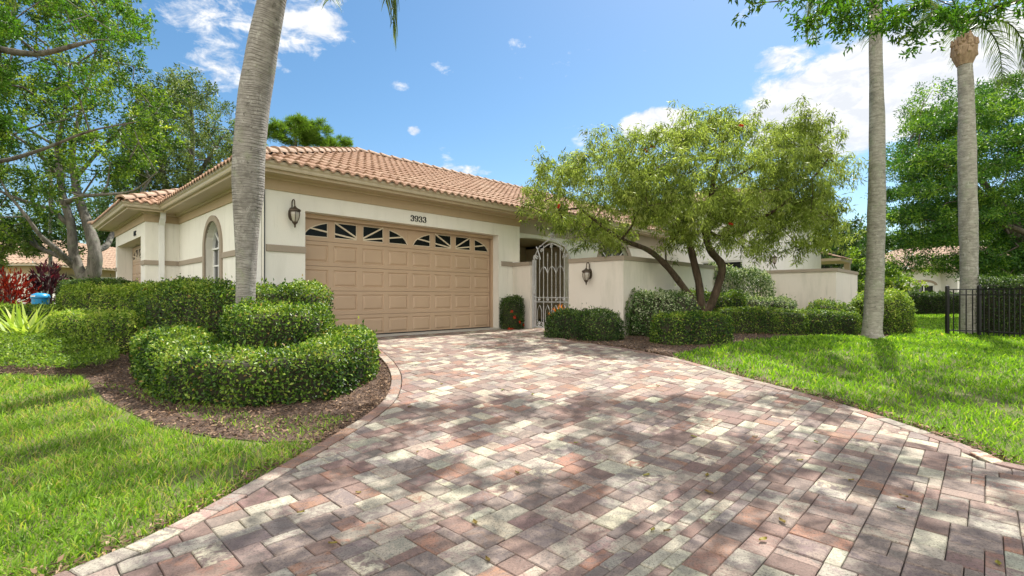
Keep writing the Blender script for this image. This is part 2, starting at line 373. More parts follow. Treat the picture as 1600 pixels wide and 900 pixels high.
def wob(x, y, z, k=1.0, ph=0.0):
    return (np.sin(3.1*k*x+1.3*k*y+ph)+np.sin(2.3*k*y-1.9*k*z+2*ph)+np.sin(4.7*k*z+2.9*k*x-ph)+np.sin(5.9*k*x-4.1*k*y))/4
def hedge(name, path, w, h, mat, label, leaf=0.035, p=7.0, dens=1.0, group=None, cat='hedge', wobble=0.07, lift=0.0, sparse=False, flower=None, sprigs=0.006):
    """clipped hedge: rounded box along a plan path"""
    path = [tuple(q) for q in path]
    if len(path) == 1: path = [path[0], (path[0][0]+0.01, path[0][1])]
    cx, cy = np.mean(np.array(path), axis=0); g0 = gz(cx, cy)
    root = empty(name, (cx, cy, g0), label, cat, group)
    plen = sum(math.dist(a, b) for a, b in zip(path[:-1], path[1:]))
    area = (2*h+2*w)*plen+2*math.pi*w*h*0.8+math.pi*w*w
    n = int(area/(leaf*leaf*0.5)*1.9*dens)
    xs = np.array(path); x0, y0 = xs.min(0)-w*1.15; x1, y1 = xs.max(0)+w*1.15
    Pt = []; Nn = []; ph = rng.random()*6
    got = 0
    while got < n:
        k = 200000
        x = rng.uniform(x0, x1, k); y = rng.uniform(y0, y1, k); z = rng.uniform(0.0, h*1.12, k)
        d, dx, dy = pathdist(x, y, path)
        q = ((d/w)**p+(z/h)**p)**(1/p)
        lim = 1+wobble*wob(x, y, z, 1.0, ph)+0.5*wobble*wob(x, y, z, 3.2, ph*2)+0.75*wobble*wob(x, y, z, 8.0, ph*3)-0.02
        r = rng.random(k)
        ok = (q < lim) & (q > lim-0.02-0.30*r**1.3*(0.34/max(w, .2)))
        ok &= wob(x*1.0, y*1.0, z*1.0, 5.5, ph*3)+wob(x, y, z, 11.0, ph) > -0.62-0.5*rng.random(k)
        if sparse: ok &= rng.random(k) < np.clip(0.25+z/h*1.2, 0, 1)
        x, y, z, d, dx, dy = x[ok], y[ok], z[ok], d[ok], dx[ok], dy[ok]
        gxy = np.stack([dx, dy], 1)/np.maximum(d, 1e-6)[:, None]
        a = (d/w)**(p-1); b_ = (z/h)**(p-1)
        nn = unit(np.concatenate([gxy*a[:, None], b_[:, None]], 1))
        Pt.append(np.stack([x, y, z+ground(x, y)+lift], 1)); Nn.append(nn); got += len(x)
    P = np.concatenate(Pt)[:n]; N = np.concatenate(Nn)[:n]
    D = unit(rdir(len(P))+N*0.45+np.array([0, 0, 0.25]))
    nrm = unit(N*1.1+rdir(len(P))*0.9+np.array([0, 0, 0.3]))
    L = leaf*rng.uniform(0.7, 1.45, len(P))
    rnd = np.clip(rng.normal(0.36, 0.27, len(P))+0.22*np.clip(N[:, 2], 0, 1)+0.25*wob(P[:, 0], P[:, 1], P[:, 2], 2.3, ph), 0, 0.97)  # upward faces coloured lighter: sunlit tops put into leaf colour, plus pale new growth
    rnd[rng.random(len(P)) < 0.02] = 1.0
    if sprigs:                                  # new shoots poking out of the clipped face
        ns = int(len(P)*sprigs); idx = rng.integers(0, len(P), ns)
        out = rng.uniform(0.02, 0.07, ns)[:, None]
        P[idx] = P[idx]+N[idx]*out+np.array([0, 0, 1])*out*0.6; D[idx] = unit(N[idx]*0.5+np.array([0, 0, 1.0])+rdir(ns)*0.4); L[idx] *= 1.3
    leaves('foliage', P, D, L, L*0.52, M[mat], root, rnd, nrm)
    # woody inside
    mb = MB(); k = 0.80
    ring = []
    for i in range(14):
        a = math.pi*i/13; ca, sa = math.cos(a), math.sin(a)
        ring.append((math.copysign(abs(ca)**(2/p), ca)*w*k, abs(sa)**(2/p)*h*(k+0.06)))
    pp = [np.array(q) for q in path]; d0 = unit(pp[0]-pp[1]); d1 = unit(pp[-1]-pp[-2])
    pts = []; sc = []
    for e in (0.78, 0.6, 0.3): pts.append(pp[0]+d0*w*e*k*1.15); sc.append((0.45, 0.75, 0.93)[(0.78, 0.6, 0.3).index(e)])
    for q in pp: pts.append(q); sc.append(1.0)
    for e in (0.3, 0.6, 0.78): pts.append(pp[-1]+d1*w*e*k*1.15); sc.append((0.93, 0.75, 0.45)[(0.3, 0.6, 0.78).index(e)])
    m_ = len(pts); A = np.array(pts); T = unit(np.gradient(A, axis=0))
    for i in range(m_):
        nx, ny = -T[i][1], T[i][0]; gg = gz(*A[i])
        for o_, z in ring: mb.v.append((A[i][0]+nx*o_*sc[i], A[i][1]+ny*o_*sc[i], gg+lift+z*min(1, sc[i]+0.2)))
    for i in range(m_-1):
        for j in range(13):
            q = i*14+j; mb.f.append([q, q+1, q+15, q+14])
    mb.f.append(list(range(14))); mb.f.append([(m_-1)*14+j for j in range(14)][::-1])
    if not sparse: mb.build('branches', M['twig'], root)
    else:
        mt = MB()
        for _ in range(int(26*max(plen, 0.5))):
            t = rng.random(); i = min(int(t*(len(pp)-1)), len(pp)-2); f = t*(len(pp)-1)-i
            q = pp[i]*(1-f)+pp[i+1]*f+rng.normal(size=2)*w*0.35; e = q+rng.normal(size=2)*w*0.45
            mt.tube([(q[0], q[1], gz(*q)), ((q[0]+e[0])/2+.03, (q[1]+e[1])/2, gz(*q)+h*0.45), (e[0], e[1], gz(*q)+h*0.9)], [0.014, 0.01, 0.004], 5)
        mt.build('branches', M['bark_dark'], root)
    if flower:
        nf = flower[1]
        ids = rng.integers(0, len(P), nf)
        if len(flower) > 2: 
            cand = np.where(P[:, 2] < g0+h*flower[2])[0]; cand = cand[np.argsort(P[cand, 1])[:len(cand)//2]]; ids = rng.choice(cand, nf)
        for q in ids:
            m2 = 26; c = P[q]+N[q]*0.03
            leaves('flower', np.repeat(c[None], m2, 0)+rng.normal(size=(m2, 3))*0.012, unit(rdir(m2)+N[q]), 0.035, 0.022, M[flower[0]], root)
    return root
def grow(limbs, targets, r_leaf=0.006, expo=0.42, maxd=None, step=0.35, jit=0.06, sag=0.0, bias=0.35):
    """attach every twig target to the nearest limb node, then thicken by how much each node carries"""
    pos = []; par = []; fixed = []
    dist = []
    for limb in limbs:
        pts = limb['p']; rr = limb['r']
        prev = -1
        if limb.get('from') is not None:
            q = np.array(pts[0]); prev = int(np.argmin([np.sum((np.array(x)-q)**2) for x in pos]))
        for i, (q, r_) in enumerate(zip(pts, rr)):
            if i == 0 and prev >= 0: continue
            pos.append(np.array(q, float)); par.append(prev); fixed.append(r_)
            dist.append(0 if prev < 0 else dist[prev]+np.linalg.norm(pos[-1]-pos[prev])); prev = len(pos)-1
    nfix = len(pos); base = np.array(pos); 
    A = np.zeros((nfix+len(targets)*12, 3)); A[:nfix] = base; Dd = np.zeros(len(A)); Dd[:nfix] = dist
    okm = np.zeros(len(A), bool); okm[:nfix] = np.array([f < 1e9 for f in fixed]); cnt = nfix
    if nfix > 3: okm[:2] = False
    d0 = np.min(np.linalg.norm(targets[:, None]-base[None], axis=2), axis=1)
    tips = []
    for ti in np.argsort(d0):
        T = targets[ti]; d = np.linalg.norm(A[:cnt]-T, axis=1)+bias*0.1*Dd[:cnt]; d[~okm[:cnt]] = 1e9
        up = A[:cnt, 2]-T[2]; d = d+np.where(up > 0, up*0.25, 0)
        j = int(np.argmin(d)); a = A[j].copy(); L = np.linalg.norm(T-a); k = min(11, max(1, int(L/step)))
        cur = j
        for i in range(1, k+1):
            f = i/k; q = a*(1-f)+T*f
            if i < k: q = q+rng.normal(size=3)*jit*min(1, L)+np.array([0, 0, sag*math.sin(math.pi*f)*L])
            A[cnt] = q; Dd[cnt] = Dd[cur]+L/k; okm[cnt] = True; par.append(cur); cur = cnt; cnt += 1
        tips.append(cur)
    load = np.zeros(cnt)
    for t in tips: load[t] += 1
    for i in range(cnt-1, -1, -1):
        if par[i] >= 0: load[par[i]] += load[i]
    rad = r_leaf*np.maximum(load, 1)**expo
    for i in range(nfix): rad[i] = fixed[i]
    for i in range(nfix, cnt): rad[i] = min(rad[i], rad[par[i]]*0.9)
    return A[:cnt], np.array(par), rad, np.array(tips), nfix
def limb_mesh(name, A, par, rad, mat, parent, nfix, limbs, minr=0.0):
    mb = MB()
    for limb in limbs:
        P = np.array(limb['p'], float); rr = list(limb['r'])
        if len(P) > 2:
            P2 = np.array(catmull(list(P), 5)); r2 = np.interp(np.linspace(0, len(P)-1, len(P2)), np.arange(len(P)), rr)
        else: P2, r2 = P, rr
        r2 = np.array(r2)*(1+0.05*np.sin(np.arange(len(P2))*1.7))
        mb.tube(P2, list(r2), 12)
    # thin twigs as one array block
    idx = np.array([i for i in range(nfix, len(par)) if rad[i] >= minr])
    n = 5
    a = A[par[idx]]; b_ = A[idx]; d = unit(b_-a); ref = np.tile([0.3, 0.2, 0.93], (len(idx), 1)); sx = unit(np.cross(d, ref)); sy = np.cross(d, sx)
    ra = np.minimum(rad[par[idx]], rad[idx]*1.5)[:, None]; rb = rad[idx][:, None]
    ang = 2*math.pi*np.arange(n)/n
    V = []
    for r_, c in ((ra, a-d*0.01), (rb, b_)):
        V.append(np.stack([c+(sx*math.cos(t)+sy*math.sin(t))*r_ for t in ang], 1))
    V = np.concatenate(V, 1).reshape(-1, 3); i0 = np.arange(len(idx))[:, None]*(2*n)
    Fq = np.concatenate([i0+np.array([[j, (j+1) % n, (j+1) % n+n, j+n]]) for j in range(n)], 1).reshape(-1, 4)
    V0 = np.array(mb.v).reshape(-1, 3); F0 = np.array([f for f in mb.f if len(f) == 4]).reshape(-1, 4)
    Vn = np.concatenate([V0, V]); Fn = np.concatenate([F0, Fq+len(V0)]) if len(F0) else Fq
    return fast_mesh(name, Vn, Fn.astype(int), mat, parent, 4, smooth=True)
def crown(name, tips, per, spread, leaf, width, mat, parent, flat=1.0, dirz=0.1, droop=0.15, clump=0.25, seed_tone=None, hang=0.0, sub=None):
    """leaves round every twig end; clumps get their own tone because shoots of one age share it"""
    n = len(tips)*per
    c = np.repeat(tips, per, 0); u = rdir(n)*(rng.random(n)**0.45)[:, None]*spread; u[:, 2] *= flat
    if sub:                                     # leaves sit in small tufts
        tf = rdir(len(tips)*sub)*(rng.random(len(tips)*sub)**0.45)[:, None]*spread; tf[:, 2] *= flat
        c2 = np.repeat(tips, sub, 0)+tf
        k = rng.integers(0, len(c2), n); base = c2[k]; u = rdir(n)*(rng.random(n)**0.5)[:, None]*spread*0.28; c = base
        tone = np.clip(rng.normal(0.42, 0.2, len(c2)), 0, 1)[k]
    else:
        tone = np.repeat(np.clip(rng.normal(0.42, clump, len(tips)), 0, 1), per)
    P = c+u
    D = unit(rdir(n)+unit(u+1e-6)*0.6+np.array([0, 0, dirz-hang]))
    L = leaf*rng.uniform(0.65, 1.35, n)
    rnd = np.clip(tone+rng.normal(0, 0.13, n), 0, 1)
    return leaves(name, P, D, L, L*width, mat, parent, rnd, unit(rdir(n)+np.array([0, 0, 0.6])), droop=droop)
CLOUDS = [(420, 55, 175, 110, 0.50), (330, 25, 90, 60, 0.5), (350, 115, 90, 45, 0.75), (500, 60, 80, 70, 0.6), (1360, 135, 230, 95, 1.8), (1290, 190, 130, 70, 1.6), (1540, 110, 160, 100, 1.8), (1035, 195, 75, 32, 1.25), (1240, 90, 80, 30, 1.0), (648, 204, 15, 11, 0.85), (640, 136, 45, 12, 0.35), (750, 268, 90, 16, 0.6)]
SKY_SAT, SKY_VAL, SKY_HUE, SKY_STR, SUN_E, EXPOSURE = 1.2, 1.06, 0.492, 0.072, 4.5, 1.1
# ================================================================== SETTING
def axis(a, b, fine, lo, hi):
    v = list(np.arange(lo, hi+1e-6, fine)); x = lo; st = fine
    while x > a: st *= 1.5; x -= st; v.insert(0, max(x, a))
    x = hi; st = fine
    while x < b: st *= 1.5; x += st; v.append(min(x, b))
    return np.array(v)
xs = axis(-400, 400, 0.25, -14, 18); ys = axis(-60, 600, 0.25, -2, 32)
XX, YY = np.meshgrid(xs, ys); ZZ = ground(XX, YY)
V = np.stack([XX, YY, ZZ], -1).reshape(-1, 3); nx, ny = len(xs), len(ys)
i = (np.arange(ny-1)[:, None]*nx+np.arange(nx-1)[None]).ravel()
tag(fast_mesh('ground', V, np.stack([i, i+1, i+1+nx, i+nx], 1), M['soil'], None, 4, smooth=True), kind='structure')

left_edge = [np.array(p) for p in catmull([W(3.6, 8.86)[:2], G(560, 541), G(594, 562), G(611, 590), G(603, 625), G(570, 655), G(520, 686), G(460, 722), G(380, 768), G(290, 818), G(190, 868), G(112, 900), (-2.6, 1.2), (-3.6, 0.0), (-5.2, -1.6)], 10)]
right_edge = [np.array(p) for p in catmull([W(10.6, 7.7)[:2], W(9.3, 7.75)[:2], G(882, 532), G(925, 540), G(975, 547), G(1060, 564), G(1150, 590), G(1250, 617), G(1350, 647), G(1450, 681), G(1540, 713), G(1600, 736), (4.7, 2.4), (6.2, 0.8), (8.5, -1.6)], 10)]
drive_poly = left_edge+right_edge[::-1][:-1]+[np.array(W(10.6, 8.4)[:2]), np.array(W(9.36, 8.4)[:2]), np.array(W(9.36, 8.86)[:2])]
def resample(P, st):
    P = np.array(P); L = np.r_[0, np.cumsum(np.linalg.norm(np.diff(P, axis=0), axis=1))]
    n = max(2, int(L[-1]/st)+1); q = np.linspace(0, L[-1], n)
    return np.stack([np.interp(q, L, P[:, 0]), np.interp(q, L, P[:, 1])], 1)
def offset(P, d):
    T = unit(np.gradient(P, axis=0)); return P+np.stack([-T[:, 1], T[:, 0]], 1)*d
LE = resample(left_edge, 0.1); RE = resample(right_edge, 0.1)
LI = offset(LE, 0.125); RI = offset(RE, -0.125)
LE_b = resample(LE[:], 0.205)
def sheet(name, poly, lift, mat, step=0.25, kind='structure'):
    """a sheet that follows the ground inside a plan outline"""
    import bmesh
    P = np.array([p[:2] for p in poly]); x0, y0 = P.min(0); x1, y1 = P.max(0)
    gx = np.arange(x0, x1+step, step); gy = np.arange(y0, y1+step, step)
    bm = bmesh.new()
    vs = [bm.verts.new((x, y, 0)) for x, y in P]; bm.faces.new(vs)
    for x in gx[1:-1]: bmesh.ops.bisect_plane(bm, geom=bm.verts[:]+bm.edges[:]+bm.faces[:], plane_co=(x, 0, 0), plane_no=(1, 0, 0))
    for y in gy[1:-1]: bmesh.ops.bisect_plane(bm, geom=bm.verts[:]+bm.edges[:]+bm.faces[:], plane_co=(0, y, 0), plane_no=(0, 1, 0))
    for v_ in bm.verts: v_.co.z = gz(v_.co.x, v_.co.y)+lift
    bmesh.ops.recalc_face_normals(bm, faces=bm.faces)
    for f in bm.faces:
        if f.normal.z < 0: f.normal_flip()
    me = bpy.data.meshes.new(name); bm.to_mesh(me); bm.free()
    return tag(link(name, me, mat), kind=kind)
sheet('driveway_bedding', drive_poly, 0.012, M['sand'])
# ---- pavers
CELL = 0.066; TOP = 0.034
TONES = [((0.44,0.40,0.295),(0.34,0.31,0.24),3.2),((0.225,0.148,0.122),(0.18,0.122,0.102),4.4),((0.185,0.145,0.128),(0.265,0.205,0.17),4.6),
         ((0.285,0.158,0.11),(0.23,0.155,0.122),1.8),((0.295,0.215,0.178),(0.37,0.32,0.25),4.0),((0.24,0.198,0.172),(0.34,0.31,0.25),3.4)]
tw = np.array([t[2] for t in TONES]); tw = tw/tw.sum()
pv = []; pf = []; c1 = []; c2 = []
def clip(poly, p, n):
    out = []
    for i in range(len(poly)):
        a, b_ = poly[i], poly[(i+1) % len(poly)]; da = np.dot(a-p, n); db = np.dot(b_-p, n)
        if da >= 0: out.append(a)
        if (da >= 0) != (db >= 0): out.append(a+(b_-a)*da/(da-db))
    return out
def stone(poly, tone=None, dz=None):
    poly = [np.array(q) for q in poly]
    if len(poly) < 3: return
    ar = 0.5*sum(poly[i][0]*poly[(i+1) % len(poly)][1]-poly[(i+1) % len(poly)][0]*poly[i][1] for i in range(len(poly)))
    if abs(ar) < 0.0012: return
    if ar < 0: poly = poly[::-1]
    c = sum(poly)/len(poly); k = tone if tone is not None else rng.choice(len(TONES), p=tw)
    dz = rng.normal(0, 0.0018) if dz is None else dz; tx, ty = rng.normal(0, 0.009, 2)
    A_, B_, _ = TONES[k]; j = rng.uniform(0.90, 1.12)
    ca = np.clip(np.array(A_)*j*rng.uniform(0.95, 1.05, 3), 0, 1); cb = np.clip(np.array(B_ if rng.random() < 0.75 else TONES[rng.choice(len(TONES), p=tw)][0])*j, 0, 1)
    n = len(poly); i0 = len(pv); gc = gz(*c)
    for ins, z in ((0.0022, -0.03), (0.0022, -0.005), (0.0075, 0.0)):
        for q in poly:
            d = c-q; l = max(np.linalg.norm(d), 1e-6); w_ = q+d/l*ins*1.3
            pv.append((w_[0], w_[1], gz(*w_)+TOP+z+dz+tx*(w_[0]-c[0])+ty*(w_[1]-c[1]))); c1.append((*ca, 1)); c2.append((*cb, 1))
    for L_ in (0, 1):
        for q in range(n): pf.append([i0+L_*n+q, i0+L_*n+(q+1) % n, i0+(L_+1)*n+(q+1) % n, i0+(L_+1)*n+q])
    pf.append([i0+2*n+q for q in range(n)])
dp = np.array([p[:2] for p in drive_poly])
st = np.stack([dp[:, 0]*UX+dp[:, 1]*UY, -dp[:, 0]*UY+dp[:, 1]*UX], 1)
s0, t0 = st.min(0)-0.3; s1, t1 = st.max(0)+0.3
nS, nT = int((s1-s0)/CELL)+1, int((t1-t0)/CELL)+1
occ = np.zeros((nS, nT), bool)
LIb = LI; RIb = RI
def nearest(P, c):
    d = np.hypot(P[:, 0]-c[0], P[:, 1]-c[1]); k = int(np.argmin(d)); k = min(max(k, 1), len(P)-2); return k, d[k]
SH = [((3, 2), 5), ((2, 3), 5), ((2, 2), 3.2), ((3, 1), 1.2), ((1, 3), 1.0), ((4, 2), 1.6), ((2, 4), 1.2), ((3, 3), 1.2)]
inside_c = inpoly(*np.meshgrid(s0+CELL*(np.arange(nS)+.5), t0+CELL*(np.arange(nT)+.5), indexing='ij'), [tuple(q) for q in st])
from itertools import product
# a cell map a little larger than the outline, so that cut stones reach the border
grow_m = inside_c.copy()
for _ in range(4):
    g = grow_m.copy(); g[1:] |= grow_m[:-1]; g[:-1] |= grow_m[1:]; g[:, 1:] |= grow_m[:, :-1]; g[:, :-1] |= grow_m[:, 1:]; grow_m = g
for i_ in range(nS):
    for j_ in range(nT):
        if occ[i_, j_] or not grow_m[i_, j_]: continue
        opts = [(sh, w_) for sh, w_ in SH if i_+sh[0] <= nS and j_+sh[1] <= nT and not occ[i_:i_+sh[0], j_:j_+sh[1]].any()]
        # avoid leaving one-cell slivers
        def score(sh):
            a_, b_ = sh; e = j_+b_
            free = 0
            while e+free < nT and not occ[i_, e+free] and free < 2: free += 1
            return 0.05 if free == 1 else 1.0
        if opts:
            ww = np.array([w_*score(sh) for sh, w_ in opts]); sh = opts[rng.choice(len(opts), p=ww/ww.sum())][0]
        else:
            sh = (2, 1) if i_+2 <= nS and not occ[i_:i_+2, j_].any() else (1, 1)
        occ[i_:i_+sh[0], j_:j_+sh[1]] = True
        a0, a1 = s0+i_*CELL, s0+(i_+sh[0])*CELL; b0, b1 = t0+j_*CELL, t0+(j_+sh[1])*CELL
        poly = [np.array(W(s_, t_)[:2]) for s_, t_ in ((a0, b0), (a1, b0), (a1, b1), (a0, b1))]
        c = sum(poly)/4
        if b1 > 8.86 and a0 < 9.36: poly = clip(poly, np.array(W(0, 8.858)[:2]), -np.array((-UY, UX)))
        if a1 > 9.3 and b1 > 8.40: poly = clip(poly, np.array(W(0, 8.40)[:2]), -np.array((-UY, UX)))
        for P_, sg in ((LIb, 1), (RIb, -1)):
            k, d = nearest(P_, c)
            if d < 0.45 and len(poly) > 2:
                T_ = P_[k+1]-P_[k-1]; T_ /= np.linalg.norm(T_); poly = clip(poly, P_[k], np.array((-T_[1], T_[0]))*sg)
        if len(poly) < 3: continue
        cc = sum(poly)/len(poly)
        if inpoly(np.array([cc[0]]), np.array([cc[1]]), dp)[0]: stone(poly)
for P_, sg in ((LE, 1), (RE, -1)):               # border course laid end to end along both edges
    Q = resample(P_, 0.215); I_ = offset(Q, 0.12*sg)
    for k in range(len(Q)-1):
        if sg == -1 and k < 5: continue
        stone([Q[k], Q[k+1], I_[k+1], I_[k]], tone=int(rng.choice([3, 4, 1, 5], p=[.35, .35, .15, .15])), dz=0.002)
me = bpy.data.meshes.new('driveway_pavers'); me.from_pydata(pv, [], pf)
for nm, cc in (('tone', c1), ('tone2', c2)):
    ca = me.attributes.new(nm, 'FLOAT_COLOR', 'POINT'); ca.data.foreach_set('color', np.array(cc, np.float32).ravel())
tag(link('driveway_pavers', me, M['paver']), kind='structure')
# concrete threshold at the garage
mb = MB(True); mb.box(3.86, 8.85, 8.862, 9.42, -0.06, TOP+0.012); tag(mb.build('garage_threshold', M['concrete']), kind='structure')
# ---- planting beds
bed_left = [G(130, 588), G(165, 626), G(250, 668), G(330, 684), G(420, 692), G(505, 690)]+[tuple(p) for p in LE[::-1] if p[1] > G(505, 690)[1]+0.05]+[W(3.2, 9.0)[:2], W(1.0, 11.5)[:2], (-10.5, 13), (-12, 9), G(-60, 560), G(-40, 584)]
sheet('mulch_bed', bed_left, 0.008, M['mulch'], 0.4)
lawn_top = [G(1052, 556), G(1100, 545), G(1180, 532), G(1260, 526), G(1335, 525), G(1368, 533), G(1400, 520), G(1420, 508), G(1418, 497)]
re_part = [tuple(p) for p in RE if p[1] > G(1060, 563)[1]]
bed_right = re_part+lawn_top+[(17.5, 21.0), W(19, 5.5)[:2], W(9.6, 5.5)[:2], W(9.4, 7.6)[:2]]
sheet('mulch_bed', bed_right, 0.008, M['mulch'], 0.4)
# ---- lawns
def blades(name, poly, n, L, mat, holes=(), label=None, wk=1.0, tone=0.45, dryness=0.03):
    P = np.array([p[:2] for p in poly]); x0, y0 = P.min(0); x1, y1 = P.max(0)
    X = np.empty(0); Y = np.empty(0)
    while len(X) < n:
        x = rng.uniform(x0, x1, n); y = rng.uniform(y0, y1, n)
        ok = inpoly(x, y, poly) & (rng.random(n) < np.clip((4.2/np.maximum(y, 1.5))**1.35, 0.02, 1.6)/1.6)
        pat = wob(x*1.3, y*1.3, 0*x, 1.0, 1.0)*0.5+wob(x*4, y*4, 0*x, 1.0, 3.0)*0.5
        ok &= rng.random(n) < np.clip(0.85+pat*(0.8+3.5*dryness), 0.18, 1)
        for h_ in holes: ok &= ~inpoly(x, y, h_)
        X = np.r_[X, x[ok]]; Y = np.r_[Y, y[ok]]
    X, Y = X[:n], Y[:n]; sc = np.clip(Y/5.0, 0.8, 3.0)
    lean = rdir(n); lean[:, 2] = 0; D = unit(lean*rng.uniform(0.2, 1.1, n)[:, None]+np.array([0, 0, 1.0]))
    l = L*rng.uniform(0.5, 1.3, n)*(1+0.35*wob(X*2, Y*2, 0*X))
    w_ = 0.0085*sc*wk*rng.uniform(0.6, 1.4, n)
    side = unit(np.stack([rng.normal(size=n), rng.normal(size=n)*0.4, np.zeros(n)], 1))
    B = np.stack([X, Y, ground(X, Y)+0.004], 1)
    V = np.empty((n, 5, 3)); mid = B+D*l[:, None]*0.55
    tip = B+D*l[:, None]+lean*l[:, None]*0.35-np.array([0, 0, 1])*l[:, None]*0.12
    V[:, 0] = B-side*w_[:, None]/2; V[:, 1] = B+side*w_[:, None]/2
    V[:, 2] = mid+side*w_[:, None]/2; V[:, 3] = mid-side*w_[:, None]/2; V[:, 4] = tip
    i = np.arange(n)[:, None]*5
    Fc = np.concatenate([i+np.array([[0, 1, 2]]), i+np.array([[0, 2, 3]]), i+np.array([[3, 2, 4]])], 1).reshape(-1, 3)
    pt = wob(X*0.9, Y*0.9, 0*X, 1.0, 2.0)
    rnd = np.clip(rng.normal(tone, 0.23, n)+0.13*pt+0.18*wob(X*3, Y*3, 0*X, 1.3, 4.0), 0, 0.97); dry = rng.random(n) < dryness*(1+1.6*wob(X*0.8, Y*0.8, 0*X, 1.7, 5.0)); rnd[dry] = rng.uniform(0.85, 1.0, dry.sum())
    return tag(fast_mesh(name, V.reshape(-1, 3), Fc, mat, None, 3, np.repeat(rnd, 5)), label, 'grass', kind='stuff')
le_lawn = [tuple(p+np.array([-0.03, 0])) for p in LE if p[1] <= G(512, 690)[1]]
lawn_left = [G(-60, 586), G(128, 592), G(160, 630), G(245, 672), G(330, 690), G(420, 696)]+le_lawn+[(-9, -1.6), (-14, 5)]
blades('lawn_grass', lawn_left, 190000, 0.075, M['grass_dry'], label='thin sunlit lawn grass left of the driveway, dry in patches', tone=0.45, wk=0.9, dryness=0.15)
re_lawn = [tuple(p+np.array([0.03, 0.0])) for p in RE if p[1] <= G(1060, 563)[1]]
lawn_right = re_lawn+[(16, -1.6), (24, 10), (34, 29), (16.5, 29)]+lawn_top[::-1]
blades('lawn_grass', lawn_right, 290000, 0.075, M['grass'], label='lush bright green lawn grass right of the driveway', tone=0.45)
# near-lawn soft edge of runners spilling towards the driveway
def litter(name, poly, n, size, mat, label, lift=0.012, cat='leaf litter'):
    P = np.array([p[:2] for p in poly]); x0, y0 = P.min(0); x1, y1 = P.max(0); X = np.empty(0); Y = np.empty(0)
    while len(X) < n:
        x = rng.uniform(x0, x1, n*2); y = rng.uniform(y0, y1, n*2); ok = inpoly(x, y, poly) & (rng.random(n*2) < np.clip((5/np.maximum(y, 1))**1.2, .05, 1)); X = np.r_[X, x[ok]]; Y = np.r_[Y, y[ok]]
    X, Y = X[:n], Y[:n]; D = rdir(n); D[:, 2] *= 0.35
    s_ = size*rng.uniform(0.5, 1.5, n)
    o = leaves(name, np.stack([X, Y, ground(X, Y)+lift+rng.random(n)*0.012], 1), D, s_, s_*rng.uniform(0.2, 0.55, n), mat, None, None, unit(rdir(n)*0.5+np.array([0, 0, 1.0])), fold=0.1)
    return tag(o, label, cat, kind='stuff')
litter('mulch_chips', bed_left, 26000, 0.035, M['litter'], 'brown bark chips and dead leaves under the left hedges')
litter('mulch_chips', bed_right, 14000, 0.04, M['litter'], 'brown bark chips and dead leaves in the right bed')
strip_l = [tuple(p) for p in LE]+[tuple(p) for p in offset(LE, -0.16)[::-1]]
strip_r = [tuple(p) for p in RE]+[tuple(p) for p in offset(RE, 0.16)[::-1]]
litter('edge_litter', strip_l, 2600, 0.035, M['litter'], 'dead leaves caught along the left driveway edge', 0.03)
litter('edge_litter', strip_r, 3800, 0.045, M['litter'], 'dead leaves caught along the right driveway edge', 0.03)
# a few weeds between mulch and lawn
blades('bed_weeds', [G(150, 600), G(250, 640), G(420, 690), G(505, 682), G(560, 650), G(420, 655), G(280, 612)], 900, 0.05, M['grass_dry'], label='sparse weeds growing in the mulch by the left lawn', wk=0.8)
# ---- fallen leaves on the pavers
spots = [(520, 862), (762, 888), (742, 828), (808, 748), (1042, 842), (1084, 690), (1010, 752), (1222, 826), (1192, 856), (1275, 698), (1408, 806), (1412, 786), (1560, 895), (1108, 780), (1028, 608), (785, 615), (832, 622), (650, 575), (652, 715), (690, 605), (905, 582), (953, 590), (1250, 728), (1105, 752), (640, 642), (700, 560), (1180, 690), (1330, 760), (560, 780), (470, 812), (900, 700), (1020, 840)]
for k, (px, py) in enumerate(spots):
    x, y = G(px, py)
    a = rng.uniform(0, 6.28); L = rng.uniform(0.035, 0.06); mb = MB(); n_ = 6; up = []; dn = []
    for q in range(n_+1):
        f = q/n_; w_ = math.sin(math.pi*f**0.8)*L*0.26; z = 0.006+0.010*(f-0.5)**2*4+rng.random()*0.001; ax = (f-0.5)*L
        for sg, lst in ((1, up), (-1, dn)):
            lst.append((x+math.cos(a)*ax-math.sin(a)*w_*sg, y+math.sin(a)*ax+math.cos(a)*w_*sg, gz(x, y)+TOP+z+abs(w_)*0.35))
    for q in range(n_):
        c0 = (x+math.cos(a)*(q/n_-0.5)*L, y+math.sin(a)*(q/n_-0.5)*L, gz(x, y)+TOP+0.007); c1_ = (x+math.cos(a)*((q+1)/n_-0.5)*L, y+math.sin(a)*((q+1)/n_-0.5)*L, gz(x, y)+TOP+0.007)
        mb.poly([c0, c1_, up[q+1], up[q]]); mb.poly([c1_, c0, dn[q], dn[q+1]])
    o = mb.build('fallen_leaf', M['fallen'], None, org=(x, y, gz(x, y)+TOP))
    me = o.data; at_ = me.attributes.new('rnd', 'FLOAT', 'POINT'); v_ = rng.random(); at_.data.foreach_set('value', np.full(len(me.vertices), v_, np.float32))
    tag(o, 'small fallen leaf lying on the driveway pavers', 'leaf', 'fallen leaves on the driveway')

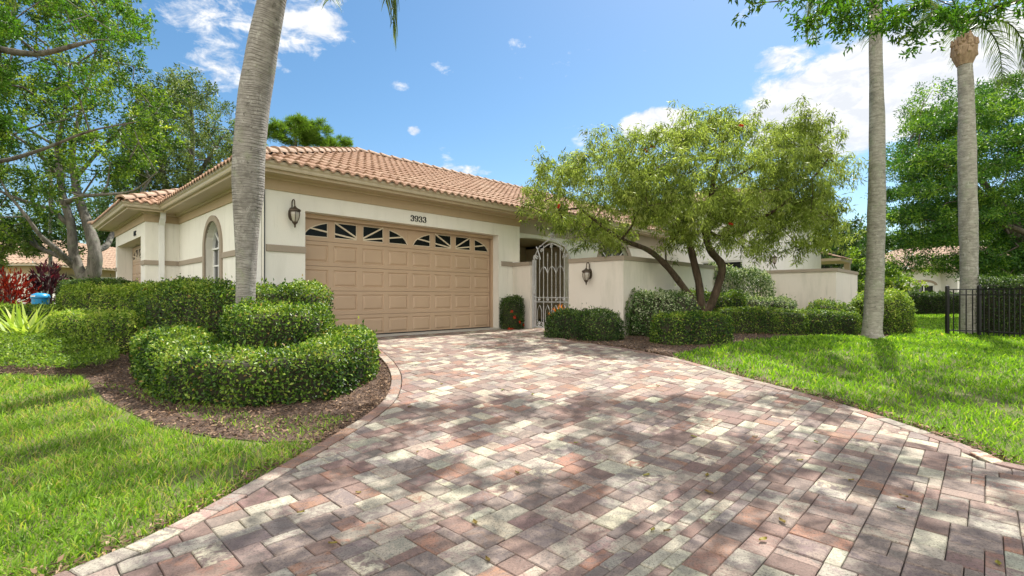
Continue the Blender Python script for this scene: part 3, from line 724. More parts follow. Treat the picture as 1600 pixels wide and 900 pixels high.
# ================================================================== HOUSE
house = empty('house', W(6.4, 12.8, 0), 'cream stucco villa with tan trim, barrel tile roof and wide double garage door', 'house')
def wall(mb, p0, p1, z0, z1, inward, openings=()):
    p0 = np.array(p0, float); p1 = np.array(p1, float); L = np.linalg.norm(p1-p0); d = (p1-p0)/L; n = np.array(inward, float)
    def P(a, z, o=0.0): q = p0+d*a+n*o; return (q[0], q[1], z)
    br = {0.0, L}
    for (a, b_, zb, top, dep) in openings:
        k = 18 if callable(top) else 1
        for i in range(k+1): br.add(a+(b_-a)*i/k)
    br = sorted(br)
    for a, b_ in zip(br[:-1], br[1:]):
        if b_-a < 1e-6: continue
        mid = (a+b_)/2; op = [o for o in openings if o[0] < mid < o[1]]
        if not op: mb.poly([P(a, z0), P(b_, z0), P(b_, z1), P(a, z1)]); continue
        oa, ob, zb, top, dep = op[0]; ta = top(a-oa) if callable(top) else top; tb = top(b_-oa) if callable(top) else top
        if zb > z0: mb.poly([P(a, z0), P(b_, z0), P(b_, zb), P(a, zb)]); mb.poly([P(a, zb), P(b_, zb), P(b_, zb, dep), P(a, zb, dep)])
        mb.poly([P(a, ta), P(b_, tb), P(b_, z1), P(a, z1)])
        mb.poly([P(a, ta), P(b_, tb), P(b_, tb, dep), P(a, ta, dep)])
    for (a, b_, zb, top, dep) in openings:
        for e in (a, b_):
            t_ = top(e-a) if callable(top) else top
            mb.poly([P(e, zb), P(e, zb, dep), P(e, t_, dep), P(e, t_)])
def arch(width, spring, rise):
    def f(a):
        x = (a-width/2)/(width/2); return spring+rise*math.sqrt(max(0, 1-x*x))
    return f
ZT = 3.0
mb = MB(True)
wall(mb, (3.144, 9.06), (9.65, 9.06), 0, ZT, (0, 1), [(0.706, 5.716, 0, 2.44, 0.34)])
wall(mb, (9.65, 9.06), (9.65, 9.89), 0, ZT, (-1, 0))
wall(mb, (9.65, 9.89), (19.5, 9.89), 0, 3.3, (0, 1), [(0.10, 3.29, 0, arch(3.19, 2.28, 0.36), 0.25), (4.93+0.12, 7.17-0.12, 0.7, arch(2.0, 2.02, 0.86), 0.16)])
swin = (15.17-12.73, 15.17-11.58)
wall(mb, (3.144, 15.17), (3.144, 9.06), 0, ZT, (1, 0), [(swin[0], swin[1], 0.62, arch(1.15, 1.93, 0.575), 0.2)])
wall(mb, (2.42, 15.17), (3.144, 15.17), 0, ZT, (0, 1))
wall(mb, (2.42, 19.9), (2.42, 15.17), 0, ZT, (1, 0), [(19.9-19.62, 19.9-15.74, 0, 2.42, 0.5)])
wall(mb, (7.5, 19.9), (2.42, 19.9), 0, ZT, (0, -1))
wall(mb, (27.7, 16.64), (7.5, 16.64), 0, ZT, (0, -1)); wall(mb, (7.5, 16.64), (7.5, 19.9), 0, ZT, (-1, 0))
# wing on the right
wall(mb, (27.7, 12.0), (27.7, 16.64), 0, ZT, (-1, 0))
mb.build('wall', M['stucco'], house)
mb = MB(True)                                   # the tall right-hand wing
WZ = 4.55
wall(mb, (19.5, 11.8), (19.5, 5.8), 0, WZ, (1, 0), [(3.53, 5.16, 1.2, 2.25, 0.12)])
wall(mb, (19.5, 5.8), (27.7, 5.8), 0, WZ, (0, 1)); wall(mb, (27.7, 5.8), (27.7, 11.8), 0, WZ, (-1, 0)); wall(mb, (27.7, 11.8), (19.5, 11.8), 0, WZ, (0, -1))
mb.build('wing_wall', M['stucco_white'], house)
mb = MB(True); mb.box(3.9, 9.6, 9.45, 9.5, 0.0, 2.98); mb.box(9.66, 9.70, 9.9, 12.45, 0.02, 2.62); mb.box(13.6, 13.64, 10.15, 12.45, 0.02, 2.62)
mb.box(9.66, 13.64, 12.5, 12.55, 0.02, 2.7); mb.box(9.66, 13.64, 10.15, 12.6, 2.72, 2.76)
mb.build('porch_wall', M['porch'], house)
mb = MB(True); mb.box(10.9, 12.05, 12.42, 12.48, 0.03, 2.1); mb.box(10.82, 12.13, 12.46, 12.495, 0.02, 2.18)
d_ = mb.build('front_door', M['darkdoor'], house)
mb = MB(True); mb.lathe((12.0, 12.38, 1.02), [(0.0, -0.03), (0.03, -0.015), (0.03, 0.015), (0.0, 0.03)], 8); mb.build('handle', M['bronze'], d_)
mb = MB(True); mb.lathe((10.95, 10.6, 2.60), [(0.02, -0.07), (0.12, -0.04), (0.16, 0.03), (0.16, 0.06)], 16); cl = mb.build('ceiling_light', M['lit'], house, smooth=True)
mb = MB(True); mb.lathe((10.95, 10.6, 2.60), [(0.17, 0.06), (0.18, 0.075), (0.18, 0.118)], 16); mb.build('lamp_base', M['bronze'], cl)
mb = MB(True); mb.box(3.2, 9.6, 9.2, 16.5, 2.985, 2.995); mb.box(9.7, 27.6, 12.6, 16.5, 2.985, 2.995); mb.box(2.5, 7.4, 16.51, 19.8, 2.985, 2.995); mb.build('ceiling', M['porch'], house)

eave = [(10.1, 9.85), (10.1, 8.6), (2.68, 8.6), (2.68, 14.71), (1.96, 14.71), (1.96, 20.36), (7.5, 20.36)]
wl = [(9.65, 9.06), (3.144, 9.06), (3.144, 15.17), (2.42, 15.17), (2.42, 19.9), (7.5, 19.9)]
mb = MB(True); mb.sweep(wl, [(-0.02, 2.742), (0.03, 2.742), (0.03, 2.93), (-0.02, 2.93)]); mb.build('frieze', M['frieze'], house)
mb = MB(True); mb.sweep(wl[:1]+wl[1:], [(-0.01, 2.925), (0.06, 2.925), (0.085, 2.945), (0.085, 2.965), (0.15, 2.985), (0.15, 3.02), (-0.01, 3.02)]); mb.build('crown_moulding', M['fascia'], house)
mb = MB(True); mb.sweep([(19.5, 9.89), (9.65, 9.89)], [(-0.02, 2.742), (0.03, 2.742), (0.03, 3.27), (-0.02, 3.27)]); mb.build('porch_frieze', M['frieze_grey'], house)
# soffit, fascia, gutter
mb = MB(True); mb.sweep(eave, [(-0.09, 2.985), (-0.52, 2.975), (-0.52, 3.0), (-0.09, 3.01)])
mb.box(10.02, 26.0, 9.36, 9.95, 3.275, 3.29)
mb.build('soffit', M['fascia'], house)
mb = MB(True); mb.sweep(eave, [(-0.085, 2.955), (-0.05, 2.955), (-0.05, 3.125), (-0.085, 3.125)]); mb.build('fascia', M['fascia'], house)
mb = MB(True); mb.sweep(eave, [(-0.048, 3.005), (0.02, 3.005), (0.032, 3.03), (0.036, 3.06), (0.062, 3.085), (0.066, 3.115), (0.075, 3.117), (0.075, 3.13), (0.055, 3.13), (0.05, 3.10), (-0.048, 3.09)])
gut = mb.build('gutter', M['gutter'], house)
e2 = [(26.0, 9.28), (10.15, 9.28)]
mb = MB(True); mb.sweep(e2, [(-0.085, 3.25), (-0.05, 3.25), (-0.05, 3.42), (-0.085, 3.42)]); mb.build('fascia', M['fascia'], house)
mb = MB(True); mb.sweep(e2, [(-0.048, 3.30), (0.02, 3.30), (0.032, 3.325), (0.036, 3.355), (0.062, 3.38), (0.066, 3.41), (0.075, 3.425), (0.055, 3.425), (0.05, 3.395), (-0.048, 3.385)]); mb.build('gutter', M['gutter'], house)
# the rain pipes
def downspout(s, t, out, mat, name='downspout', w=0.085, ze=2.98):
    mb = MB(True); ox, oy = out
    mb.box(s-w/2, s+w/2, t-w/2, t+w/2, 0.02, ze-0.28)
    mb.bar((s, t, ze-0.30), (s+ox*0.16, t+oy*0.16, ze-0.14), w, w*0.95); mb.bar((s+ox*0.16, t+oy*0.16, ze-0.16), (s+ox*0.16, t+oy*0.16, ze+0.03), w, w*0.95, (1, 0, 0))
    return mb.build(name, mat, house)
downspout(2.75, 15.11, (0.0, -1.0), M['white'], w=0.11)
downspout(3.085, 9.25, (-1, 0), M['white'], w=0.10)
mb = MB(True); mb.tube([(3.13, 9.045, 0.05), (3.13, 9.045, 2.72), (3.10, 9.03, 2.80), (3.02, 8.98, 2.93)], 0.012, 6); mb.build('cable', M['cable'], house)
# raised bands on the walls
BP = [(-0.01, 1.655), (0.028, 1.655), (0.03, 1.665), (0.03, 1.765), (0.022, 1.775), (-0.01, 1.775)]
for pth in ([(3.85, 9.06), (3.16, 9.06)], [(9.35, 9.06), (8.95, 9.06)], [(3.144, 9.32), (3.144, 11.46)], [(3.144, 12.85), (3.144, 15.17), (2.42, 15.17), (2.42, 15.60)], [(2.42, 19.68), (2.42, 19.9)]):
    mb = MB(True); mb.sweep(pth, BP); mb.build('band', M['band'], house)
def archband(mb, p0, d, nrm, cx, spring, rin, rise_in, rout, rise_out, zb, th=0.04):
    """flat moulding round an arched opening"""
    p0 = np.array(p0, float); d = np.array(d, float); nrm = np.array(nrm, float)
    def P(a, z, o): q = p0+d*a+nrm*o; return (q[0], q[1], z)
    inner = [(-rin, zb)]+[(-rin*math.cos(math.pi*i/20), spring+rise_in*math.sin(math.pi*i/20)) for i in range(21)]+[(rin, zb)]
    outer = [(-rout, zb)]+[(-rout*math.cos(math.pi*i/20), spring+rise_out*math.sin(math.pi*i/20)) for i in range(21)]+[(rout, zb)]
    for k in range(len(inner)-1):
        a, b_, c, e = inner[k], inner[k+1], outer[k+1], outer[k]
        mb.poly([P(cx+q[0], q[1], th) for q in (a, b_, c, e)])
        mb.poly([P(cx+e[0], e[1], -0.01), P(cx+e[0], e[1], th), P(cx+c[0], c[1], th), P(cx+c[0], c[1], -0.01)])
        mb.poly([P(cx+a[0], a[1], -0.01), P(cx+a[0], a[1], th), P(cx+b_[0], b_[1], th), P(cx+b_[0], b_[1], -0.01)])
def arched_window(p0, d, nrm, cx, w, zb, spring, rise, dep, trim, frame_mat, hall=None, cols=3, rows=3, trimw=0.12):
    p0 = np.array(p0, float); d = np.array(d, float); nrm = np.array(nrm, float)
    def P(a, z, o): q = p0+d*a+nrm*o; return (q[0], q[1], z)
    mt = MB(True); archband(mt, p0, d, nrm, cx, spring, w/2, rise, w/2+trimw, rise+trimw, zb-0.1); 
    win = None
    mg = MB(True); pts = [(cx-w/2, zb)]+[(cx-w/2*math.cos(math.pi*i/20), spring+rise*math.sin(math.pi*i/20)) for i in range(21)]+[(cx+w/2, zb)]
    mg.poly([P(a, z, -dep) for a, z in pts])
    mf = MB(True)
    def bar(a0, z0, a1, z1, t=0.035, o=0.02): mf.bar(P(a0, z0, -dep+o), P(a1, z1, -dep+o), t, 0.035, (0, 0, 1) if a0 != a1 else (nrm[0], nrm[1], 0))
    for (a0, z0), (a1, z1) in zip(pts[:-1], pts[1:]): bar(a0, z0, a1, z1, 0.07)
    bar(cx-w/2, zb+0.02, cx+w/2, zb+0.02, 0.07); bar(cx-w/2, spring, cx+w/2, spring, 0.075, 0.026)
    mid = zb+(spring-zb)*0.42; bar(cx-w/2, mid, cx+w/2, mid, 0.07, 0.024)
    for k in range(1, cols): bar(cx-w/2+w*k/cols, mid, cx-w/2+w*k/cols, spring, 0.022)
    for k in range(1, rows-1): bar(cx-w/2, mid+(spring-mid)*k/(rows-1), cx+w/2, mid+(spring-mid)*k/(rows-1), 0.022)
    for k in range(10):
        a = math.pi*k/10; b_ = math.pi*(k+1)/10; bar(cx-w*0.2*math.cos(a), spring+rise*0.4*math.sin(a), cx-w*0.2*math.cos(b_), spring+rise*0.4*math.sin(b_), 0.022)
    for an in (R(40), R(90), R(140)): bar(cx-w*0.2*math.cos(an), spring+rise*0.4*math.sin(an), cx-w*0.49*math.cos(an), spring+rise*0.97*math.sin(an), 0.022)
    return mt, mf, mg
def put_window(args, house_, trim_mat, name='window'):
    mt, mf, mg = arched_window(*args)
    w_ = mf.build(name, M['white'], house_); mg.build('pane', M['glass'], w_); mt.build('trim', trim_mat, w_); return w_
put_window(((3.144, 15.17), (0, -1), (-1, 0), (swin[0]+swin[1])/2, 1.15, 0.62, 1.93, 0.575, 0.19, None, None), house, M['band'])
mbx = MB(True); mbx.box(3.30, 3.325, 11.62, 12.69, 0.66, 1.12); mbx.build('insect_screen', M['interior'], house)
put_window(((9.65, 9.89), (1, 0), (0, -1), 6.05, 2.0, 0.7, 2.02, 0.86, 0.15, None, None, None, 4, 3, 0.2), house, M['band'])
# square window on the wing
mb = MB(True)
x_, y0_, y1_ = 19.5, 9.89-1.62, 9.89-3.25
mb.box(x_+0.04, x_+0.09, y1_, y1_+0.06, 1.2, 2.25); mb.box(x_+0.04, x_+0.09, y0_-0.06, y0_, 1.2, 2.25); mb.box(x_+0.04, x_+0.088, y1_+0.06, y0_-0.06, 2.19, 2.25); mb.box(x_+0.04, x_+0.088, y1_+0.06, y0_-0.06, 1.2, 1.26); mb.box(x_+0.03, x_+0.08, (y0_+y1_)/2-0.04, (y0_+y1_)/2+0.04, 1.26, 2.19)
w_ = mb.build('window', M['white'], house)
mb = MB(True); mb.box(x_+0.10, x_+0.11, y1_, y0_, 1.2, 2.25); mb.build('pane', M['glass'], w_)
mb = MB(True); mb.sweep([(19.5, 5.8), (19.5, 9.7)], [(-0.02, 1.06), (0.03, 1.06), (0.03, 1.15), (-0.02, 1.15)]); mb.build('band', M['band'], house)

# ---- sectional garage doors
def garage_door(parent, p0, d, nrm, width, height, sections=5, cols=8, glass=True):
    p0 = np.array(p0, float); d = np.array(d, float); nrm = np.array(nrm, float)
    def P(a, z, o): q = p0+d*a+nrm*o; return (q[0], q[1], z)
    mb = MB(True); cw = width/cols; sh = height/sections; wins = []
    def ring(r0, o0, r1, o1):
        (a0, z0, a1, z1), (b0, y0, b1, y1) = r0, r1
        A_ = [(a0, z0), (a1, z0), (a1, z1), (a0, z1)]; B_ = [(b0, y0), (b1, y0), (b1, y1), (b0, y1)]
        for k in range(4):
            m_ = (k+1) % 4; mb.poly([P(*A_[k], o0), P(*A_[m_], o0), P(*B_[m_], o1), P(*B_[k], o1)])
    for s_ in range(sections):
        z0, z1 = s_*sh+0.004, (s_+1)*sh-0.004
        mb.poly([P(0, z0-0.004, -0.02), P(width, z0-0.004, -0.02), P(width, z0, 0), P(0, z0, 0)]); mb.poly([P(0, z1, 0), P(width, z1, 0), P(width, z1+0.004, -0.02), P(0, z1+0.004, -0.02)])
        for c in range(cols):
            a0, a1 = c*cw, (c+1)*cw; r0 = (a0, z0, a1, z1)
            ma, mz = 0.055*cw/0.62, 0.07
            r1 = (a0+ma, z0+mz, a1-ma, z1-mz)
            if s_ < sections-1:
                ring(r0, 0, r1, 0)
                def ins(r, q): return (r[0]+q, r[1]+q, r[2]-q, r[3]-q)
                r2 = ins(r1, 0.014); r3 = ins(r2, 0.010); r4 = ins(r3, 0.035)
                ring(r1, 0, r2, -0.016); ring(r2, -0.016, r3, -0.016); ring(r3, -0.016, r4, 0.002)
                mb.poly([P(r4[0], r4[1], 0.002), P(r4[2], r4[1], 0.002), P(r4[2], r4[3], 0.002), P(r4[0], r4[3], 0.002)])
            else:
                r1 = (a0+ma*1.3, z0+mz*1.1, a1-ma*1.3, z1-mz*1.25)
                ring(r0, 0, r1, 0); ring(r1, 0, r1, -0.02); wins.append(r1)
    door = mb.build('garage_door', M['door'], parent)
    A_ = 1.86*cw; grp = cols//2
    for c, (a0, z0, a1, z1) in enumerate(wins):
        C0 = (c//4*4+2)*cw; ph = z1-z0; B_ = ph*1.17
        el = lambda a: B_*math.sqrt(max(0, 1-((a-C0)/A_)**2))
        mg = MB(True); n = 12; aa = [a0+(a1-a0)*k/n for k in range(n+1)]
        mg.poly([P(a0, z0, -0.02), P(a1, z0, -0.02), P(a1, z1, -0.02), P(a0, z1, -0.02)])
        pane = mg.build('window', M['doorglass'], door)
        mf = MB(True)
        # cream beading round the glass
        pl = [(a, z0+min(ph, el(a))) for a in aa]
        for k in range(n):
            (x0, y0), (x1, y1) = pl[k], pl[k+1]
            if max(y0, y1)-z0 > 0.004: mf.bar(P(x0, y0, -0.008), P(x1, y1, -0.008), 0.016, 0.018)
        lo = [a for a, y in pl if y-z0 > 0.004]
        mf.bar(P(min(lo), z0+0.004, -0.008), P(max(lo), z0+0.004, -0.008), 0.016, 0.018)
        for e in (a0, a1):
            if el(e) > 0.02: mf.bar(P(e, z0, -0.008), P(e, z0+min(ph, el(e)), -0.008), 0.018, 0.016, (nrm[0], nrm[1], 0))
        for sl in (0.145, 0.56):
            pts = [a for a in np.linspace(a0, a1, 60) if sl*abs(a-C0) < min(ph, el(a))]
            if len(pts) > 3:
                x0, x1 = pts[0], pts[-1]; mf.bar(P(x0, z0+sl*abs(x0-C0)+0.012, -0.006), P(x1, z0+sl*abs(x1-C0)+0.012, -0.006), 0.020, 0.03)
        mf.build('muntin', M['muntin'], door)
        if min(el(a0), el(a1)) < ph:
            mp = MB(True)
            for k in range(n):
                y0, y1 = pl[k][1], pl[k+1][1]
                if z1-min(y0, y1) > 0.003: mp.poly([P(pl[k][0], y0, -0.004), P(pl[k+1][0], y1, -0.004), P(pl[k+1][0], z1, -0.004), P(pl[k][0], z1, -0.004)])
            mp.build('panel', M['door'], door)
    return door
garage_door(house, (3.87, 9.36), (1, 0), (0, -1), 4.97, 2.42)
mb = MB(True)                                   # beading and head stop round the door
mb.box(3.852, 3.90, 9.27, 9.33, 0.05, 2.438); mb.box(8.81, 8.858, 9.27, 9.33, 0.05, 2.438); mb.box(3.90, 8.81, 9.27, 9.33, 2.36, 2.438)
mb.build('door_frame', M['door'], house)
mb = MB(True); mb.box(3.91, 8.80, 9.31, 9.352, TOP+0.0125, 0.068); mb.build('weather_seal', M['black'], house)
garage_door(house, (2.80, 19.60), (0, -1), (-1, 0), 3.84, 2.40)
# ---- house number
def digit(mb, ch, a0, zc, h, P, th):
    r = h*0.27
    def stroke(pts): 
        for (x0, y0, w0), (x1, y1, w1) in zip(pts[:-1], pts[1:]):
            dx, dy = x1-x0, y1-y0; l = math.hypot(dx, dy)
            if l < 1e-6: continue
            nx_, ny_ = -dy/l, dx/l; e = 0.12*th; ux, uy = dx/l*e, dy/l*e
            q = [(x0-ux+nx_*w0/2, y0-uy+ny_*w0/2), (x1+ux+nx_*w1/2, y1+uy+ny_*w1/2), (x1+ux-nx_*w1/2, y1+uy-ny_*w1/2), (x0-ux-nx_*w0/2, y0-uy-ny_*w0/2)]
            i = len(mb.v)
            for o in (0.001, 0.018):
                for a, z in q: mb.a(P(a0+a, zc+z, o))
            for f in ((0,1,2,3),(7,6,5,4),(0,4,5,1),(1,5,6,2),(2,6,7,3),(3,7,4,0)): mb.f.append([i+k for k in f])
    def arc(cx, cy, rx, ry, t0, t1, n=14):
        out = []
        for k in range(n+1):
            t = R(t0+(t1-t0)*k/n); w_ = th*(0.45+0.75*abs(math.cos(t))); out.append((cx+rx*math.cos(t), cy+ry*math.sin(t), w_))
        return out
    def ball(x, y, rr=0.62):
        q = [(x+th*rr*math.cos(2*math.pi*k/10), y+th*rr*math.sin(2*math.pi*k/10)) for k in range(10)]
        mb.poly([P(a0+a, zc+z, 0.019) for a, z in q])
        for k in range(10):
            a, b_ = q[k], q[(k+1) % 10]; mb.poly([P(a0+a[0], zc+a[1], 0.001), P(a0+b_[0], zc+b_[1], 0.001), P(a0+b_[0], zc+b_[1], 0.019), P(a0+a[0], zc+a[1], 0.019)])
    rx = h*0.30
    if ch == '3':
        stroke(arc(0, h*0.25, rx*0.88, h*0.23, 165, -90)); stroke(arc(0, -h*0.22, rx, h*0.26, 90, -165)); ball(-rx*0.72, h*0.25); ball(-rx*0.8, -h*0.26); 
    if ch == '9':
        stroke(arc(0, h*0.20, rx, h*0.28, 0, 360, 24)); stroke([(rx, h*0.2, th*1.2), (rx*0.97, -h*0.05, th*1.2)]); stroke(arc(-rx*0.05, -h*0.1, rx*1.03, h*0.37, 12, -130)); ball(-rx*0.66, -h*0.36)
def number(txt, p0, d, nrm, a, z, h, pitch, name='house_number'):
    p0 = np.array(p0, float); d = np.array(d, float); nrm = np.array(nrm, float)
    def P(x, zz, o): q = p0+d*(a+x)+nrm*o; return (q[0], q[1], zz)
    mb = MB(True)
    for k, ch in enumerate(txt): digit(mb, ch, (k-(len(txt)-1)/2)*pitch, z, h, P, h*0.135)
    return mb.build(name, M['black'], house)
number('3933', (3.144, 9.06), (1, 0), (0, -1), 6.36-3.144, 2.575, 0.125, 0.108)
number('393', (2.42, 15.17), (0, 1), (-1, 0), 1.35, 2.56, 0.13, 0.11)
# ---- lanterns
def lantern(parent, base, out, hgt=0.5):
    """wall lantern; base = fixing point on the wall (s,t,z of the back plate centre), out = direction away from the wall"""
    s, t, z = base; ox, oy = out; k = hgt/0.5; px_, py_ = -oy, ox
    def Q(o, side, zz): return (s+ox*o+px_*side, t+oy*o+py_*side, z+zz*k)
    mb = MB(True)
    n = 14; ring = []
    for i in range(n): a = 2*math.pi*i/n; ring.append((0.055*k*math.cos(a), 0.115*math.sin(a)))
    mb.poly([Q(0.03, a, b_-0.02) for a, b_ in ring])
    for i in range(n):
        a, b_ = ring[i], ring[(i+1) % n]; mb.poly([Q(0.0, a[0]*1.15, a[1]*1.1-0.02), Q(0.0, b_[0]*1.15, b_[1]*1.1-0.02), Q(0.03, b_[0], b_[1]-0.02), Q(0.03, a[0], a[1]-0.02)])
    arm = [Q(0.02, 0, 0.02)]+[Q(0.08+0.06*math.cos(a), 0, 0.17+0.065*math.sin(a)) for a in [R(x) for x in (190, 160, 130, 100, 70, 40, 10, -20)]]+[Q(0.15, 0, 0.10)]
    mb.tube(arm, 0.011*k, 7)
    mb.tube([Q(0.02, 0, -0.06), Q(0.05, 0, -0.03), Q(0.06, 0, 0.04), Q(0.04, 0, 0.09)], 0.008*k, 6)
    lan = mb.build('lantern', M['bronze'], parent, smooth=False)
    c = (s+ox*0.15, t+oy*0.15, z)
    mb = MB(True); mb.lathe(c, [(q*k, w_*k) for q, w_ in ((0.008, 0.115), (0.02, 0.10), (0.03, 0.085), (0.06, 0.065), (0.09, 0.05), (0.102, 0.035), (0.102, 0.02), (0.085, 0.015), (0.085, 0.0))], 18)
    mb.lathe(c, [(q*k, w_*k) for q, w_ in ((0.04, -0.17), (0.05, -0.175), (0.045, -0.195), (0.025, -0.215), (0.014, -0.235), (0.02, -0.25), (0.012, -0.265), (0.004, -0.285))], 14)
    for i in range(6):
        a = 2*math.pi*i/6; ca, sa = math.cos(a), math.sin(a); cc = W(*c)
        pts = [(cc[0]+ca*r_*k, cc[1]+sa*r_*k, cc[2]+zz*k) for r_, zz in ((0.085, 0.005), (0.088, -0.04), (0.078, -0.10), (0.062, -0.145), (0.045, -0.175))]
        m2 = MB(); m2.tube(pts, 0.0055*k, 5); off = len(mb.v); mb.v += m2.v; mb.f += [[q+off for q in f] for f in m2.f]
    mb.build('cage', M['bronze'], lan)
    mb = MB(True); mb.lathe(c, [(q*k, w_*k) for q, w_ in ((0.078, 0.0), (0.081, -0.04), (0.071, -0.10), (0.056, -0.145), (0.04, -0.172))], 6); mb.build('glass', M['lampglass'], lan)
    return lan
lantern(house, (3.60, 9.06, 2.37), (0, -1))
lantern(house, (19.85, 5.8, 2.28), (0, -1))

# ---- barrel tile roofs
def tiles(mb, tf, L, run, slope, lo, hi, pitch=0.19, row=0.34, seg=8, amp=0.05, lip=0.032):
    """tf(a, b, h) -> point; a along the eave, b horizontal run up the slope"""
    nb = int(math.ceil(run/row)); na = int(L/pitch*seg)
    for i in range(nb):
        b0, b1 = i*row-(0.05 if i == 0 else 0), min((i+1)*row+0.03, run)
        if b1 <= b0: continue
        l0, h0, l1, h1 = lo(max(b0, 0)), hi(max(b0, 0)), lo(b1), hi(b1)
        if h0-l0 < 0.01: continue
        A0 = [min(max(k*pitch/seg, l0), h0) for k in range(na+1)]; A1 = [min(max(k*pitch/seg, l1), h1) for k in range(na+1)]
        ks = [k for k in range(na+1) if (A0[k] > l0-1e-9 and (k == na or A0[k+1] > l0+1e-9)) and (k == 0 or A0[k-1] < h0-1e-9)]
        if len(ks) < 2: continue
        jz = rng.normal(0, 0.003, len(ks)//seg+2)
        rows_ = []
        for k in ks:
            u = (A0[k]/pitch) % 1.0; r_ = amp*max(0.0, math.cos(math.pi*(u-0.36)/0.72))**0.8 if u < 0.72 else amp*0.10*(-math.sin(math.pi*(u-0.72)/0.28))
            j = jz[(k-ks[0])//seg]
            rows_.append((tf(A0[k], b0, b0*slope+r_+lip+j), tf(A1[k], b1, b1*slope+r_*0.85), tf(A0[k], b0+0.002, b0*slope+r_+j-0.002)))
        id_ = [[mb.a(q) for q in r3] for r3 in rows_]
        for x in range(len(id_)-1):
            a, b_ = id_[x], id_[x+1]
            mb.f.append([a[0], b_[0], b_[1], a[1]]); mb.f.append([a[2], b_[2], b_[0], a[0]])
def caps(mb, p, q, r=0.11, step=0.38):
    p = np.array(p, float); q = np.array(q, float); L = np.linalg.norm(q-p); n = max(1, int(L/step)); d = (q-p)/L
    side = np.cross(d, (0, 0, 1)); side /= np.linalg.norm(side); up = np.cross(side, d)
    for k in range(n):
        a = p+d*(k*L/n-0.03); b_ = p+d*((k+1)*L/n+0.03); i0 = len(mb.v); m_ = 9
        for c, rr, e in ((a, r*1.12, 0.03), (b_, r*0.9, 0.0), (a, r*0.92, 0.0)):
            for j in range(m_):
                t = math.pi*(j/(m_-1)); mb.v.append(tuple(c+side*math.cos(t)*rr+up*(math.sin(t)*rr*0.8+e-0.02)))
        for j in range(m_-1):
            mb.f.append([i0+j, i0+j+1, i0+m_+j+1, i0+m_+j]); mb.f.append([i0+2*m_+j, i0+2*m_+j+1, i0+j+1, i0+j])
SL = 0.43; Z0 = 3.115
roof = MB(True)
tiles(roof, lambda a, b_, h: (2.62+a, 8.54+b_, Z0+h), 7.55, 0.70, SL, lambda b_: b_, lambda b_: 7.55)
tiles(roof, lambda a, b_, h: (2.62+a, 9.22+b_, Z0+h+0.68*SL), 25.3, 3.63, SL, lambda b_: b_+0.68, lambda b_: 25.3)
tiles(roof, lambda a, b_, h: (2.62+b_, 17.16-a, Z0+h), 8.62, 4.31, SL, lambda b_: b_, lambda b_: 8.62-b_)
tiles(roof, lambda a, b_, h: (1.90+a, 14.65+b_, Z0+h), 9.0, 2.88, SL, lambda b_: b_, lambda b_: 9.0)
tiles(roof, lambda a, b_, h: (1.90+b_, 20.41-a, Z0+h), 5.76, 2.88, SL, lambda b_: b_, lambda b_: 5.76-b_)
rf = roof.build('roof', M['tile'], house, fix=False)
dk = MB(True)                                   # roof deck under the tiles and the hidden rear slopes
zr = Z0+4.25*SL-0.02; ze = Z0-0.02
dk.poly([(2.68, 8.6, ze), (10.13, 8.6, ze), (10.13, 9.28, ze+0.68*SL), (27.9, 9.28, ze+0.68*SL), (27.9, 12.85, zr), (6.93, 12.85, zr)]); dk.poly([(10.13, 8.6, ze), (10.13, 9.85, ze), (10.13, 9.85, ze+1.25*SL), (10.13, 9.28, ze+0.68*SL)]); dk.poly([(2.68, 17.1, ze), (2.68, 8.6, ze), (6.93, 12.85, zr)])
dk.poly([(2.68, 17.1, ze), (6.93, 12.85, zr), (27.9, 12.85, zr), (27.9, 17.1, ze)]); dk.poly([(27.9, 8.6, ze), (27.9, 17.1, ze), (27.9, 12.85, zr)])
zb_ = Z0+2.82*SL-0.02
dk.poly([(1.96, 14.71, ze), (11, 14.71, ze), (11, 17.53, zb_), (4.78, 17.53, zb_)]); dk.poly([(1.96, 20.36, ze), (1.96, 14.71, ze), (4.78, 17.53, zb_)]); dk.poly([(1.96, 20.36, ze), (4.78, 17.53, zb_), (11, 17.53, zb_), (11, 20.36, ze)])
dk.build('roof_deck', M['tile_pale'], house)
cp = MB()
zc = Z0+0.055
caps(cp, W(2.60, 8.52, zc-0.02), W(6.93, 12.85, zc+4.25*SL)); caps(cp, W(6.93, 12.85, zc+4.25*SL), W(27.9, 12.85, zc+4.25*SL))
caps(cp, W(2.60, 17.18, zc-0.02), W(6.93, 12.85, zc+4.25*SL)); caps(cp, W(1.88, 14.63, zc-0.02), W(4.78, 17.53, zc+2.82*SL)); caps(cp, W(4.78, 17.53, zc+2.82*SL), W(11, 17.53, zc+2.82*SL)); caps(cp, W(1.88, 20.43, zc-0.02), W(4.78, 17.53, zc+2.82*SL))
cp.build('ridge_tiles', M['tile_pale'], house, fix=False)
